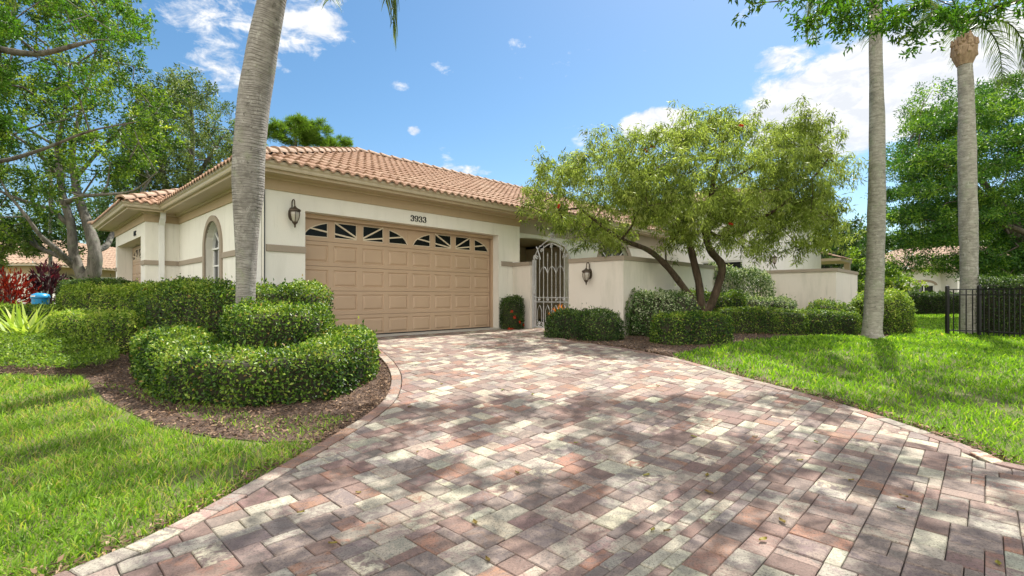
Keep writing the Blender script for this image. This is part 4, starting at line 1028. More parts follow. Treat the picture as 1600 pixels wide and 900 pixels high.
# wing roof and the raised block's cap
roof = MB(True)
tiles(roof, lambda a, b_, h: (19.0+a, 5.3+b_, 4.58+h), 9.3, 3.4, 0.34, lambda b_: b_, lambda b_: 9.3-b_, row=0.36)
tiles(roof, lambda a, b_, h: (19.0+b_, 12.1-a, 4.58+h), 6.8, 3.4, 0.34, lambda b_: b_, lambda b_: 6.8-b_, row=0.36)
tiles(roof, lambda a, b_, h: (27.75+a, 5.0+b_, 2.72+h), 2.6, 1.3, 0.35, lambda b_: 0, lambda b_: 2.6-b_, row=0.36)
roof.build('wing_roof', M['tile'], house, fix=False)
mb = MB(True)
for a0, a1, b0, b1, z, r_, s_ in ((19.04, 28.26, 5.34, 12.06, 4.56, 3.35, 0.34),):
    mb.poly([(a0, b0, z), (a1, b0, z), (a1-r_, b0+r_, z+r_*s_), (a0+r_, b0+r_, z+r_*s_)]); mb.poly([(a0, b0, z), (a0+r_, b0+r_, z+r_*s_), (a0+r_, b1-r_, z+r_*s_), (a0, b1, z)])
    mb.poly([(a1, b0, z), (a1, b1, z), (a1-r_, b1-r_, z+r_*s_), (a1-r_, b0+r_, z+r_*s_)]); mb.poly([(a0, b1, z), (a0+r_, b1-r_, z+r_*s_), (a1-r_, b1-r_, z+r_*s_), (a1, b1, z)])
    mb.box(a0, a1, b0, b1, z-0.16, z-0.004)
mb.box(27.72, 30.5, 5.0, 7.5, 2.58, 2.71); mb.box(30.2, 30.45, 5.05, 5.3, 0, 2.58)
mb.build('wing_fascia', M['fascia'], house)

# ================================================================== COURTYARD WALL AND GATE
cw_ = empty('courtyard_wall', W(9.47, 6.4, 0), 'chest-high stucco courtyard wall with tan cap beside the iron gate', 'wall')
mb = MB(True)
WP = [(0, -0.05), (0, 1.655), (-0.2, 1.655), (-0.2, -0.05)]
main = [(21.7, 3.39), (18.16, 3.39), (18.16, 5.69), (9.37, 5.69), (9.37, 7.18)]
mb.sweep(main, WP); mb.sweep([(9.37, 8.43), (9.37, 9.055)], WP)
mb.build('wall', M['stucco_wall'], cw_)
mb = MB(True); CP = [(0.035, 1.655), (0.035, 1.752), (-0.235, 1.762), (-0.235, 1.655)]
mb.sweep(main, CP); mb.sweep([(9.37, 8.43), (9.37, 9.055)], CP); mb.build('cap', M['band'], cw_)
lantern(cw_, (9.37, 6.57, 1.40), (-1, 0))
# wrought-iron gate
gate = empty('gate', W(9.42, 7.8, 0), 'tall grey wrought iron gate with arched scroll top', 'gate')
gs, g0, g1 = 9.45, 7.20, 8.41
def gp(a, z, o=0.0): return (gs+o, g1-a, z)      # a from the left jamb
GW = g1-g0
mb = MB(True)
mb.bar(gp(0.03, 0.02), gp(0.03, 1.80), 0.05, 0.05, (1, 0, 0)); mb.bar(gp(GW-0.02, 0.02), gp(GW-0.02, 1.80), 0.04, 0.04, (1, 0, 0))
mb.bar(gp(0.10, 0.06), gp(0.10, 1.80), 0.03, 0.03, (1, 0, 0)); mb.bar(gp(0.06, 0.08), gp(GW-0.04, 0.08), 0.03, 0.035)
mb.bar(gp(0.06, 0.72), gp(GW-0.04, 0.72), 0.022, 0.022); mb.bar(gp(0.06, 0.83), gp(GW-0.04, 0.83), 0.022, 0.022)
mb.build('frame', M['iron'], gate)
def curve(fn, n=16): return [fn(i/n) for i in range(n+1)]
mid = 0.62
mb = MB(True)                                   # double arch
for dz in (0.0, 0.11):
    mb.tube(curve(lambda f: gp(0.27+0.70*f, 2.02+dz+0.15*math.sin(math.pi*f)), 18), 0.014, 6)
for sg in (-1, 1):
    cx = mid+sg*0.50
    mb.tube(curve(lambda f: gp(cx-sg*0.02-sg*0.14*math.cos(math.pi/2*f)*1.0+sg*0.02, 1.80+0.33*f**1.0*math.sin(math.pi/2*f)), 14), 0.013, 6)
    mb.tube(curve(lambda f: gp(cx+sg*(0.07-0.20*f**1.6), 1.78+0.36*f), 14), 0.013, 6)
mb.build('arch', M['iron'], gate)
def scroll(mb, a, z, r, turns=1.4, dirn=1, start=0.0, rad=0.009):
    mb.tube([gp(a+dirn*r*(1-0.75*i/22)*math.cos(start+turns*2*math.pi*i/22), z+r*(1-0.75*i/22)*math.sin(start+turns*2*math.pi*i/22)) for i in range(23)], rad, 5)
pk = [0.10+(GW-0.14)*k/8 for k in range(1, 8)]
for k, a in enumerate(pk):
    mb = MB(True); top = 1.90+0.20*math.sin(math.pi*(a-0.1)/(GW-0.14)); 
    if k % 2 == 1:
        mb.tube([gp(a, 0.09), gp(a, top+0.10)], 0.010, 6)
    else:
        tp = 1.72+0.16*math.sin(math.pi*(a-0.1)/(GW-0.14)); mb.tube([gp(a, 0.83), gp(a, tp)], 0.009, 6); mb.lathe(gp(a, tp), [(0.004, -0.01), (0.016, 0.02), (0.01, 0.05), (0.001, 0.10)], 6)
    mb.build('picket', M['iron'], gate)
dx = pk[1]-pk[0]
for k in (0, 2, 4, 6):                         # long diamonds in the lower panel
    a = pk[k]; mb = MB(True); mb.tube([gp(a, 0.14), gp(a+dx*0.55, 0.24), gp(a+dx*0.55, 0.50), gp(a, 0.64), gp(a-dx*0.55, 0.50), gp(a-dx*0.55, 0.24), gp(a, 0.14)], 0.007, 5); mb.build('diamond', M['iron'], gate)
for k in (1, 3, 5):                            # swept curves below the spear heads
    a = pk[k]; mb = MB(True); mb.tube([gp(a-dx*f, 1.60-0.18*f**2.2) for f in np.linspace(1, 0, 9)]+[gp(a+dx*f, 1.60-0.18*f**2.2) for f in np.linspace(0.1, 1, 9)], 0.008, 5); mb.build('scroll', M['iron'], gate)

for a, z, r_, dn, stt in ((0.22, 0.775, 0.038, 1, 0), (0.50, 0.775, 0.038, -1, 0), (0.78, 0.775, 0.038, 1, 0), (1.02, 0.775, 0.038, -1, 0), (mid, 2.11, 0.045, 1, 0), (0.22, 0.15, 0.06, 1, 1), (1.0, 0.15, 0.06, -1, 1), (0.34, 0.15, 0.05, -1, 1), (0.85, 0.15, 0.05, 1, 1), (0.15, 1.86, 0.05, 1, 2), (1.08, 1.86, 0.05, -1, 2), (0.30, 2.02, 0.05, 1, 0), (0.94, 2.02, 0.05, -1, 0), (0.05, 1.86, 0.05, -1, 1)):
    mb = MB(True); scroll(mb, a, z, r_, dirn=dn, start=stt); mb.build('scroll', M['iron'], gate)
mb = MB(True); mb.lathe(gp(mid, 2.27), [(0.02, 0.0), (0.045, 0.03), (0.02, 0.06), (0.035, 0.10), (0.05, 0.13), (0.02, 0.17), (0.004, 0.22)], 10)
for sg in (-1, 1): mb.tube(curve(lambda f: gp(mid+sg*(0.03+0.09*f), 2.30+0.10*math.sin(math.pi*f)), 8), 0.010, 5)
mb.build('finial', M['iron'], gate)
mb = MB(True); mb.box(gs-0.05, gs-0.02, g1-0.14, g1-0.05, 0.92, 1.12); mb.tube([gp(0.09, 1.05, -0.05), gp(0.13, 1.05, -0.09), gp(0.13, 0.98, -0.09)], 0.010, 6); mb.build('latch', M['iron'], gate)
# ================================================================== HEDGES AND BORDER PLANTS
def HG(px, py, Y): p = at(px, py, Y); return (p[0], p[1])
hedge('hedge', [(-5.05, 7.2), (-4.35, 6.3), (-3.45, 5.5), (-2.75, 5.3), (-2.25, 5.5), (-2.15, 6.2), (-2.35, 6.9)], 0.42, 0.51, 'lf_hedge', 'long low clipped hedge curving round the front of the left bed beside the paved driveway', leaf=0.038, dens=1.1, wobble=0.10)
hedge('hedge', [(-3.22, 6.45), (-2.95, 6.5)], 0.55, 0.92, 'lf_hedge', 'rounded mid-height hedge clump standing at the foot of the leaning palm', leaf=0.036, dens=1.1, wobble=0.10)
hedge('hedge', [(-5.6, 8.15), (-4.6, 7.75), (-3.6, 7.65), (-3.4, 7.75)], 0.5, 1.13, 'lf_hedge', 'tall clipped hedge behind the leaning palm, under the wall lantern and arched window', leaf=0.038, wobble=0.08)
hedge('hedge', [(-10.6, 12.2), (-8.8, 11.5), (-7.3, 10.6)], 0.6, 1.10, 'lf_hedge_pale', 'pale yellow-green clipped hedge in front of the neighbouring unit’s garage corner'.replace('’', "'"), leaf=0.042, wobble=0.10)
hedge('hedge', [(-7.7, 8.95), (-7.2, 8.7), (-6.3, 8.3)], 0.60, 0.62, 'lf_hedge_pale', 'low flat-topped hedge between the ivy patch and the pale hedge', leaf=0.038, wobble=0.06)
hedge('hedge', [(-16.0, 14.6), (-10.8, 11.9)], 0.45, 0.62, 'lf_hedge', 'thin low hedge at the left edge running below the red croton', leaf=0.045)
hedge('hedge', [W(2.0, 15.3)[:2], W(1.75, 15.75)[:2]], 0.42, 1.28, 'lf_dark', 'small dark clipped shrub below the white downspout of the second garage', leaf=0.035, cat='shrub')
hedge('hedge', [W(2.0, 19.9)[:2], W(1.6, 21.2)[:2]], 0.5, 1.38, 'lf_dark', 'small dark clipped shrub by the oak trunk left of the second garage door', leaf=0.04, cat='shrub')
# right of the drive
hedge('hedge', [(1.15, 10.0), (1.75, 9.72)], 0.46, 0.58, 'lf_dark', 'low rounded dark shrub in front of the courtyard wall lantern beside the gate', leaf=0.034, cat='shrub', wobble=0.1, p=3.5)
hedge('hedge', [W(9.0, 8.74)[:2]], 0.31, 0.84, 'lf_dark', 'small square red-flowered shrub between garage door and gate', leaf=0.03, cat='shrub', flower=('flower_red', 7, 0.6))
hedge('hedge', [(3.1, 10.8), (3.7, 11.0)], 0.62, 1.0, 'lf_var', 'loose dark and white speckled shrub left of the crooked tree against the courtyard wall', leaf=0.045, cat='shrub', wobble=0.16, p=3)
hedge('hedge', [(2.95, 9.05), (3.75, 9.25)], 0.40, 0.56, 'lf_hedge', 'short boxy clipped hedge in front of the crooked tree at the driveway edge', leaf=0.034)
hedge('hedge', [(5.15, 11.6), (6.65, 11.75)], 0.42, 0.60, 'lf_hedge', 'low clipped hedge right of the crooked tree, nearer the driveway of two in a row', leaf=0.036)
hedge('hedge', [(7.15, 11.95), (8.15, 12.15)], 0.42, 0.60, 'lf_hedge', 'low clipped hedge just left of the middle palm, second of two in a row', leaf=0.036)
hedge('hedge', [(6.0, 14.7), (7.5, 15.0)], 0.55, 1.75, 'lf_var', 'tall sparse shrub with bare lower stems against the far courtyard wall', leaf=0.05, cat='shrub', sparse=True, wobble=0.12, dens=0.9)
hedge('hedge', [(4.6, 12.6), (5.6, 12.8)], 0.5, 0.98, 'lf_hedge', 'mid-height green shrub behind the trunk of the crooked tree', leaf=0.04, cat='shrub', wobble=0.12)
hedge('hedge', [(6.5, 13.3), (7.4, 13.4)], 0.45, 0.92, 'lf_var', 'pale variegated shrub behind the low clipped hedges', leaf=0.042, cat='shrub', wobble=0.18, p=3)
hedge('hedge', [(8.7, 13.6), (9.5, 13.8)], 0.5, 0.86, 'lf_hedge', 'rounded shrub under the corner of the far courtyard wall', leaf=0.042, cat='shrub', wobble=0.15, p=3)
hedge('hedge', [(9.95, 13.5), (10.55, 13.7)], 0.62, 1.12, 'lf_hedge_pale', 'big round yellow-green shrub behind the middle palm trunk', leaf=0.046, cat='shrub', wobble=0.12, p=3.2)
hedge('hedge', [(21.6, 28.0), (27.5, 29.0)], 0.6, 1.25, 'lf_dark', 'dark clipped hedge across the far end of the lawn', leaf=0.07)
hedge('hedge', [(12.95, 13.2), (13.7, 12.3), (14.3, 10.8)], 0.55, 1.55, 'lf_dark', 'tall dark clipped hedge behind the black picket fence', leaf=0.045)
# ground cover
gp_ = [G(-80, 522), G(62, 522), G(178, 545), G(188, 575), G(128, 590), G(-80, 587)]
n = 42000; P_ = np.array(gp_); X = rng.uniform(P_[:, 0].min(), P_[:, 0].max(), n*2); Y = rng.uniform(P_[:, 1].min(), P_[:, 1].max(), n*2)
ok = inpoly(X, Y, gp_); X, Y = X[ok], Y[ok]; hh = 0.05+0.16*(0.5+0.5*wob(X, Y, 0*X, 1.4))*rng.random(len(X))**0.4+0.03
L = 0.035*rng.uniform(0.7, 1.5, len(X)); D = unit(rdir(len(X))+np.array([0, 0, 0.5]))
o = leaves('ground_cover', np.stack([X, Y, ground(X, Y)+hh], 1), D, L, L*0.5, M['lf_hedge_pale'], None, np.clip(rng.normal(0.35, 0.2, len(X)), 0, .95), unit(rdir(len(X))*0.6+np.array([0, 0, 1])))
tag(o, 'low creeping ground cover patch left of the long hedge, above the lawn', 'ground cover', kind='stuff')
def strap(name, c, n, L, w, mat, label, cat, spread=1.0, upk=1.2, stem=0.0, seg=6, group=None):
    """plant of long arching leaves"""
    root = empty(name, (c[0], c[1], gz(c[0], c[1])), label, cat, group)
    V = []; Fc = []; A = []
    for k in range(n):
        a = rng.uniform(0, 2*math.pi); el = rng.uniform(0.35, 1.35); l = L*rng.uniform(0.6, 1.15); h0 = stem*rng.random()
        d = np.array([math.cos(a)*math.cos(el), math.sin(a)*math.cos(el), math.sin(el)*upk]); side = np.array([-math.sin(a), math.cos(a), 0]); p = np.array([c[0]+rng.normal()*0.06*spread, c[1]+rng.normal()*0.06*spread, gz(c[0], c[1])+h0]); i0 = len(V); tn = rng.random()
        for s_ in range(seg+1):
            f = s_/seg; ww = w*math.sin(math.pi*(0.12+0.86*f))*0.5+0.001
            V.append(p+side*ww); V.append(p-side*ww); A += [tn, tn]
            p = p+d*l/seg; d = d+np.array([0, 0, -0.32*1.6/seg*(1+f)]); d = d/np.linalg.norm(d)
        for s_ in range(seg): q = i0+2*s_; Fc.append([q, q+1, q+3, q+2])
    fast_mesh('foliage', np.array(V), np.array(Fc), M[mat], root, 4, np.array(A))
    if stem > 0:
        mb = MB()
        for _ in range(5): e = rng.normal(size=2)*0.08*spread; mb.tube([(c[0]+e[0]*0.4, c[1]+e[1]*0.4, gz(*c[:2])), (c[0]+e[0], c[1]+e[1], gz(*c[:2])+stem)], 0.014, 6)
        mb.build('stems', M['bark_dark'], root)
    return root
strap('strap_leaf_plant', HG(44, 500, 9.3), 90, 0.75, 0.05, 'lf_strap', 'light lime green plant with long strap leaves at the left hedge end', 'plant', 2.2)
strap('strap_leaf_plant', HG(14, 505, 10.2), 40, 0.55, 0.05, 'lf_strap', 'shorter pale strap-leaved plant at the left edge of the photo', 'plant', 2.2)
def bushy(name, c, r, h, mats, leaf, n, label, cat, width=0.3, droop=0.25, z0=0.1):
    root = empty(name, (c[0], c[1], gz(*c)), label, cat)
    u = rdir(n)*(rng.random(n)**0.35)[:, None]*np.array([r, r, h/2]); P = np.array([c[0], c[1], gz(*c)+z0+h/2])+u
    P += 0.12*r*rdir(40)[rng.integers(0, 40, n)]
    D = unit(u/np.array([r, r, h/2])+np.array([0, 0, 0.7])+rdir(n)*0.4); L = leaf*rng.uniform(0.6, 1.3, n)
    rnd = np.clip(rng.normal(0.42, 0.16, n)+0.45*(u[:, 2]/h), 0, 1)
    leaves('foliage', P, D, L, L*width, M[mats], root, rnd, None, droop=droop)
    mb = MB()
    for _ in range(7):
        e = rng.normal(size=2)*r*0.4; mb.tube([(c[0]+e[0]*.2, c[1]+e[1]*.2, gz(*c)), (c[0]+e[0]*.6, c[1]+e[1]*.6, gz(*c)+h*0.45), (c[0]+e[0], c[1]+e[1], gz(*c)+h*0.9)], [0.022, 0.016, 0.006], 6)
    mb.build('stems', M['bark_dark'], root); return root
bushy('croton_bush', HG(12, 460, 16.5), 0.68, 1.75, 'lf_red', 0.17, 1100, 'bright red and orange croton bush at the far left', 'bush', z0=0.0)
bushy('cordyline_bush', HG(74, 455, 17.5), 0.42, 1.9, 'lf_purple', 0.24, 620, 'dark maroon leafy plant between the red croton and the oak trunk', 'bush', 0.22, z0=0.15)
bushy('cordyline_bush', HG(118, 447, 21.0), 0.22, 1.35, 'lf_purple', 0.2, 120, 'small maroon shoots at the foot of the oak trunk', 'bush', 0.22, z0=0.1)
bushy('croton_bush', W(10.0, 7.95)[:2], 0.19, 0.5, 'lf_orange', 0.16, 110, 'orange and yellow leafed plant seen through the iron gate', 'bush', 0.3, z0=0.05)
bushy('climbing_plant', W(11.6, 7.4)[:2], 0.42, 1.35, 'lf_dark', 0.09, 900, 'dark green leafy plant inside the courtyard behind the gate', 'plant', 0.5, z0=0.1)
bushy('climbing_plant', W(10.4, 7.15)[:2], 0.14, 0.9, 'lf_dark', 0.06, 260, 'slim dark shrub just inside the gate at its hinge side', 'plant', 0.5, z0=0.1)
strap('bromeliad', W(19.0, 4.1)[:2], 26, 0.42, 0.07, 'flower_pink', 'pink spiky bromeliad showing over the far courtyard wall', 'plant', 0.7, stem=1.55)
strap('bromeliad', W(19.2, 3.6)[:2], 26, 0.36, 0.06, 'lf_orange', 'yellow-orange leafy plant showing over the far courtyard wall by the pink one', 'plant', 0.8, stem=1.5)
# pebble-grey timber edge seen below the low hedge by the palm
# blue bin lid on the far side of the hedge
bp = at(63, 461, 15.5); bz = gz(bp[0], bp[1]); binr = empty('storage_tub', (bp[0], bp[1], bz), 'small bright blue round-cornered tub between the red croton and the maroon plant', 'tub')
M['blue'] = plain('blue_plastic', (0.02, 0.25, 0.50), 0.35, var=0.05, bmp=0)
mb = MB(); mb.lathe((bp[0], bp[1], bz), [(0.16, 0.0), (0.18, 0.1), (0.21, 0.78), (0.21, 0.80)], 18); mb.build('body', M['blue'], binr, smooth=False)
mb = MB(); mb.lathe((bp[0], bp[1], bz), [(0.235, 0.805), (0.24, 0.83), (0.21, 0.92), (0.12, 0.96), (0.02, 0.97)], 18); mb.build('lid', M['blue'], binr, smooth=True)
mb = MB(); mb.box(bp[0]-0.07, bp[0]+0.05, bp[1]-0.25, bp[1]-0.20, bz+0.85, bz+0.89); mb.build('handle', M['white'], binr)

# ================================================================== PALMS
def palm_trunk(pts, mat, parent, ringp=0.055, depth=0.014):
    P = np.array([q[:3] for q in pts]); Rr = np.array([q[3] for q in pts])
    C2 = np.array(catmull(list(np.c_[P, Rr]), 24)); L = np.r_[0, np.cumsum(np.linalg.norm(np.diff(C2[:, :3], axis=0), axis=1))]
    # ring positions with uneven spacing
    rp = [0.0]
    while rp[-1] < L[-1]: rp.append(rp[-1]+ringp*rng.uniform(0.55, 1.5))
    q = []; fr = []
    for a, b_ in zip(rp[:-1], rp[1:]):
        for f in (0.0, 0.10, 0.25, 0.55, 0.85): q.append(a+(b_-a)*f); fr.append(f)
    q = np.array(q); k = q < L[-1]; q = q[k]; fr = np.array(fr)[k]
    X = np.stack([np.interp(q, L, C2[:, i]) for i in range(4)], 1)
    T = unit(np.gradient(X[:, :3], axis=0)); n = 40; ang = 2*math.pi*np.arange(n)/n
    sx = unit(np.cross(T, np.tile([0.0, 1.0, 0.05], (len(T), 1)))); sy = np.cross(T, sx)
    prof = np.where(fr < 0.05, -depth, np.where(fr < 0.2, depth*0.4, np.where(fr < 0.4, depth*0.5, depth*0.2)))
    V = []; A = []
    for j, a in enumerate(ang):
        w_ = 1+prof*(0.6+0.6*np.sin(3*a+q*2.1))*1.0+0.025*np.sin(2*a+q*3.1)+0.015*np.sin(5*a-q*7)
        sh = (0.008*np.sin(a+q*1.3)+0.007*np.sin(a*2+q*4)+0.004*np.sin(a*5+q*9))[:, None]*T
        V.append(X[:, :3]+(sx*math.cos(a)+sy*math.sin(a))*(X[:, 3]*w_)[:, None]+sh); A.append(np.clip(fr+0.06*np.sin(a*4+q*11), 0, 1))
    V = np.stack(V, 1); A = np.stack(A, 1); m_ = len(X)
    i = (np.arange(m_-1)[:, None]*n+np.arange(n)[None]).ravel(); j = (np.arange(m_-1)[:, None]*n+((np.arange(n)+1) % n)[None]).ravel()
    return fast_mesh('trunk', V.reshape(-1, 3), np.stack([i, j, j+n, i+n], 1), M[mat], parent, 4, A.ravel(), smooth=True)
def fronds(top, parent, specs, L0=2.8, leafl=0.55, mat='lf_palm', per=70):
    for (az, el, ln, drp) in specs:
        V = []; Fc = []; A = []
        d = np.array([math.cos(az)*math.cos(el), math.sin(az)*math.cos(el), math.sin(el)]); p = np.array(top, float); rach = [p.copy()]; dd = [d.copy()]
        for k in range(24):
            p = p+d*ln/24; d = unit(d+np.array([0, 0, -drp/24*(1+k/10)])); rach.append(p.copy()); dd.append(d.copy())
        rach = np.array(rach); dd = np.array(dd); tn = rng.random()
        for k in range(per):
            f = 0.12+0.88*k/per; x = f*24; i = min(int(x), 23); c = rach[i]*(1-(x-i))+rach[i+1]*(x-i); dr = dd[i]
            sd = unit(np.cross(dr, (0, 0, 1.0)))
            for sg in (-1, 1):
                ll = leafl*math.sin(math.pi*(0.15+0.75*f))*rng.uniform(0.8, 1.15)+0.12; d1 = unit(sd*sg*rng.uniform(0.5, 1.0)+dr*0.65+np.array([0, 0, rng.uniform(-0.5, 0.35)])); q = c.copy(); i0 = len(V); nn = unit(np.cross(d1, rdir(1)[0]))
                for s_ in range(4):
                    ww = 0.012*(1-s_/3.4); V.append(q+nn*ww); V.append(q-nn*ww); A += [tn, tn]; q = q+d1*ll/3; d1 = unit(d1+np.array([0, 0, -0.42]))
                for s_ in range(3): z_ = i0+2*s_; Fc.append([z_, z_+1, z_+3, z_+2])
        fr = fast_mesh('frond', np.array(V), np.array(Fc), M[mat], parent, 4, np.array(A))
        mb = MB(); mb.tube(rach, list(np.linspace(0.026, 0.004, 25)), 6); mb.build('stalk', M['lf_palm'], fr)
def palm(label, pts, mat, top, specs, boot=None, ringp=0.05, **k):
    b0 = pts[0]; root = empty('palm_tree', (b0[0], b0[1], gz(b0[0], b0[1])), label, 'palm tree')
    palm_trunk(pts, mat, root, ringp)
    if boot:
        mb = MB()
        for _ in range(34):
            a = rng.uniform(0, 6.28); z = rng.uniform(-boot[1]/2, boot[1]/2); r_ = boot[0]; c = np.array(top)+np.array([math.cos(a)*r_*0.55, math.sin(a)*r_*0.55, z+boot[2]])
            mb.tube([c, c+np.array([math.cos(a)*r_*0.5, math.sin(a)*r_*0.5, 0.10]), c+np.array([math.cos(a)*r_*0.55, math.sin(a)*r_*0.55, 0.24])], [0.07, 0.055, 0.02], 6)
        mb.lathe(np.array(top)+np.array([0, 0, boot[2]]), [(boot[0]*.7, -boot[1]*0.7), (boot[0]*1.1, -boot[1]*0.2), (boot[0]*1.15, 0.1), (boot[0]*0.7, boot[1]*0.9)], 14); mb.build('boots', M['boot'], root)
    fronds(top, root, specs, **k); return root
def rpt(px, py, Y, w): p = at(px, py, Y); return (p[0], p[1], p[2], w/2*Y/F)
p1 = [rpt(384, 545, 7.0, 34), rpt(384, 500, 7.0, 30), rpt(384, 465, 7.0, 28), rpt(385, 400, 7.0, 31), rpt(386, 345, 6.98, 36), rpt(388, 290, 6.95, 45), rpt(390, 230, 6.9, 46.5), rpt(397, 160, 6.85, 46), rpt(406, 100, 6.8, 44), rpt(416, 45, 6.75, 42), rpt(427, -10, 6.7, 40), rpt(445, -90, 6.6, 37), rpt(468, -190, 6.5, 34), rpt(490, -290, 6.45, 30)]
p1[0] = (p1[0][0], p1[0][1], gz(p1[0][0], p1[0][1])-0.02, p1[0][3])
t1_ = p1[-1][:3]
palm('leaning grey palm with thick ringed trunk in the left bed by the garage corner', p1, 'palm', t1_,
     [(0.2, 0.5, 3.5, 6.0), (-0.2, 0.3, 3.3, 5.0), (0.0, 0.6, 3.7, 6.5), (0.5, 0.4, 2.7, 2.2), (1.0, 0.5, 2.8, 1.8), (1.8, 0.45, 2.8, 2.0), (2.6, 0.6, 2.8, 1.8), (3.4, 0.5, 2.8, 1.8), (4.2, 0.5, 2.6, 1.8), (5.1, 0.5, 2.6, 1.6), (0.7, 1.0, 2.6, 1.5), (2.9, 1.1, 2.6, 1.4), (4.9, 1.0, 2.6, 1.4)], leafl=0.5, ringp=0.036)
p2 = [rpt(1363, 529, 11.3, 34), rpt(1363, 515, 11.3, 27), rpt(1365, 480, 11.3, 25), rpt(1368, 400, 11.3, 24), rpt(1370, 300, 11.3, 23), rpt(1370.5, 200, 11.3, 20.5), rpt(1369, 120, 11.3, 18.5), rpt(1368, 60, 11.3, 17), rpt(1367, -30, 11.3, 16), rpt(1366, -75, 11.3, 15)]
p2[0] = (p2[0][0], p2[0][1], gz(p2[0][0], p2[0][1])-0.02, p2[0][3])
palm('tall straight pale palm on the lawn in front of the round yellow-green shrub', p2, 'palm2', p2[-1][:3],
     [(3.0, 0.2, 1.9, 4.2), (2.5, 0.5, 2.6, 2.6), (3.6, 0.5, 2.6, 2.4), (0.2, 0.5, 2.7, 2.0), (1.0, 0.5, 2.7, 2.0), (1.8, 0.6, 2.7, 1.9), (4.4, 0.6, 2.7, 1.9), (5.3, 0.6, 2.7, 1.9), (2.2, 1.0, 2.4, 1.5), (5.9, 1.0, 2.4, 1.5)], ringp=0.07)
p3 = [rpt(1513, 527, 13.3, 27), rpt(1513, 515, 13.3, 23), rpt(1514, 460, 13.3, 22), rpt(1514, 400, 13.3, 22.5), rpt(1512, 300, 13.3, 23), rpt(1511, 230, 13.3, 22), rpt(1510, 160, 13.3, 20), rpt(1508, 110, 13.3, 18), rpt(1507, 85, 13.3, 18)]
p3[0] = (p3[0][0], p3[0][1], gz(p3[0][0], p3[0][1])-0.02, p3[0][3])
t3_ = np.array(p3[-1][:3])+np.array([0, 0, 0.55])
palm('straight palm with brown boots below its crown, rising behind the black fence', p3, 'palm2', tuple(t3_),
     [(-0.35, 0.75, 2.5, 2.9), (0.15, 0.7, 2.4, 2.9), (0.9, 1.0, 2.5, 1.6), (2.2, 1.2, 2.4, 1.0), (1.5, 1.15, 2.5, 1.2), (4.6, 1.15, 2.4, 1.0), (5.5, 1.0, 2.6, 1.5), (3.3, 1.25, 2.2, 0.9), (3.0, 1.0, 2.0, 1.0)], boot=(0.24, 0.5, -0.5), ringp=0.08)
# thin palm trunk far off in front of the left neighbour's house
pf_ = [rpt(78, 470, 30, 6), rpt(78.5, 440, 30, 5), rpt(79, 360, 30, 5), rpt(79, 240, 30, 4.5)]
pf_[0] = (pf_[0][0], pf_[0][1], gz(0, 30)-0.05, pf_[0][3])
palm('thin distant palm in front of the neighbouring house on the left', pf_, 'palm2', pf_[-1][:3], [(a, 0.5, 2.6, 1.9) for a in np.arange(0, 6.2, 0.8)], ringp=0.2, per=24)

# ================================================================== TREES
def sample_poly(poly, n, Yc, T, Ymin=1.0, gap=0.15, k=1.0, thr=-0.35):
    """points through a crown's volume: outline seen from the drive, own depth, hollowed by gaps"""
    P = np.array(poly, float); c = P.mean(0); e = (P.max(0)-P.min(0))/2; out = []
    ph = rng.random()*6
    while len(out) < n:
        px = rng.uniform(P[:, 0].min(), P[:, 0].max(), 4000); py = rng.uniform(P[:, 1].min(), P[:, 1].max(), 4000); ok = inpoly(px, py, poly)
        rr = np.clip(((px-c[0])/e[0])**2+((py-c[1])/e[1])**2, 0, 1); Y = Yc+rng.uniform(-1, 1, 4000)*T*np.sqrt(1.08-rr)
        X = (px-800)/F*Y; Z = CAMZ+(HY-py)/F*Y
        ok &= (wob(X, Y, Z, 0.55*k*10/Yc, ph) > thr) & (Y > Ymin)
        for q in np.stack([X, Y, Z], 1)[ok]:
            if len(out) >= n: break
            out.append(q)
    return np.array(out)
def ilimb(pts, **k):
    q = [at(px, py, Y) for px, py, Y, w in pts]; r_ = [w/2*Y/F for px, py, Y, w in pts]
    return dict(p=q, r=r_, **k)
def tree(name, label, limbs, targets, barkm, leafm, per, spread, leaf, width, cat='tree', group=None, step=0.5, jit=0.1, r_leaf=0.008, minr=0.0, **k):
    b0 = limbs[0]['p'][0]; root = empty(name, (b0[0], b0[1], gz(b0[0], b0[1])), label, cat, group)
    A, par, rad, tips, nf = grow(limbs, targets, r_leaf=r_leaf, step=step, jit=jit, sag=k.pop('sag', 0.05))
    limb_mesh('trunk', A, par, rad, M[barkm], root, nf, limbs, minr)
    crown('crown', A[tips], per, spread, leaf, width, M[leafm], root, **k)
    return root
def down(p, extra=0.03): p = np.array(p, float); p[2] = gz(p[0], p[1])-extra; return p
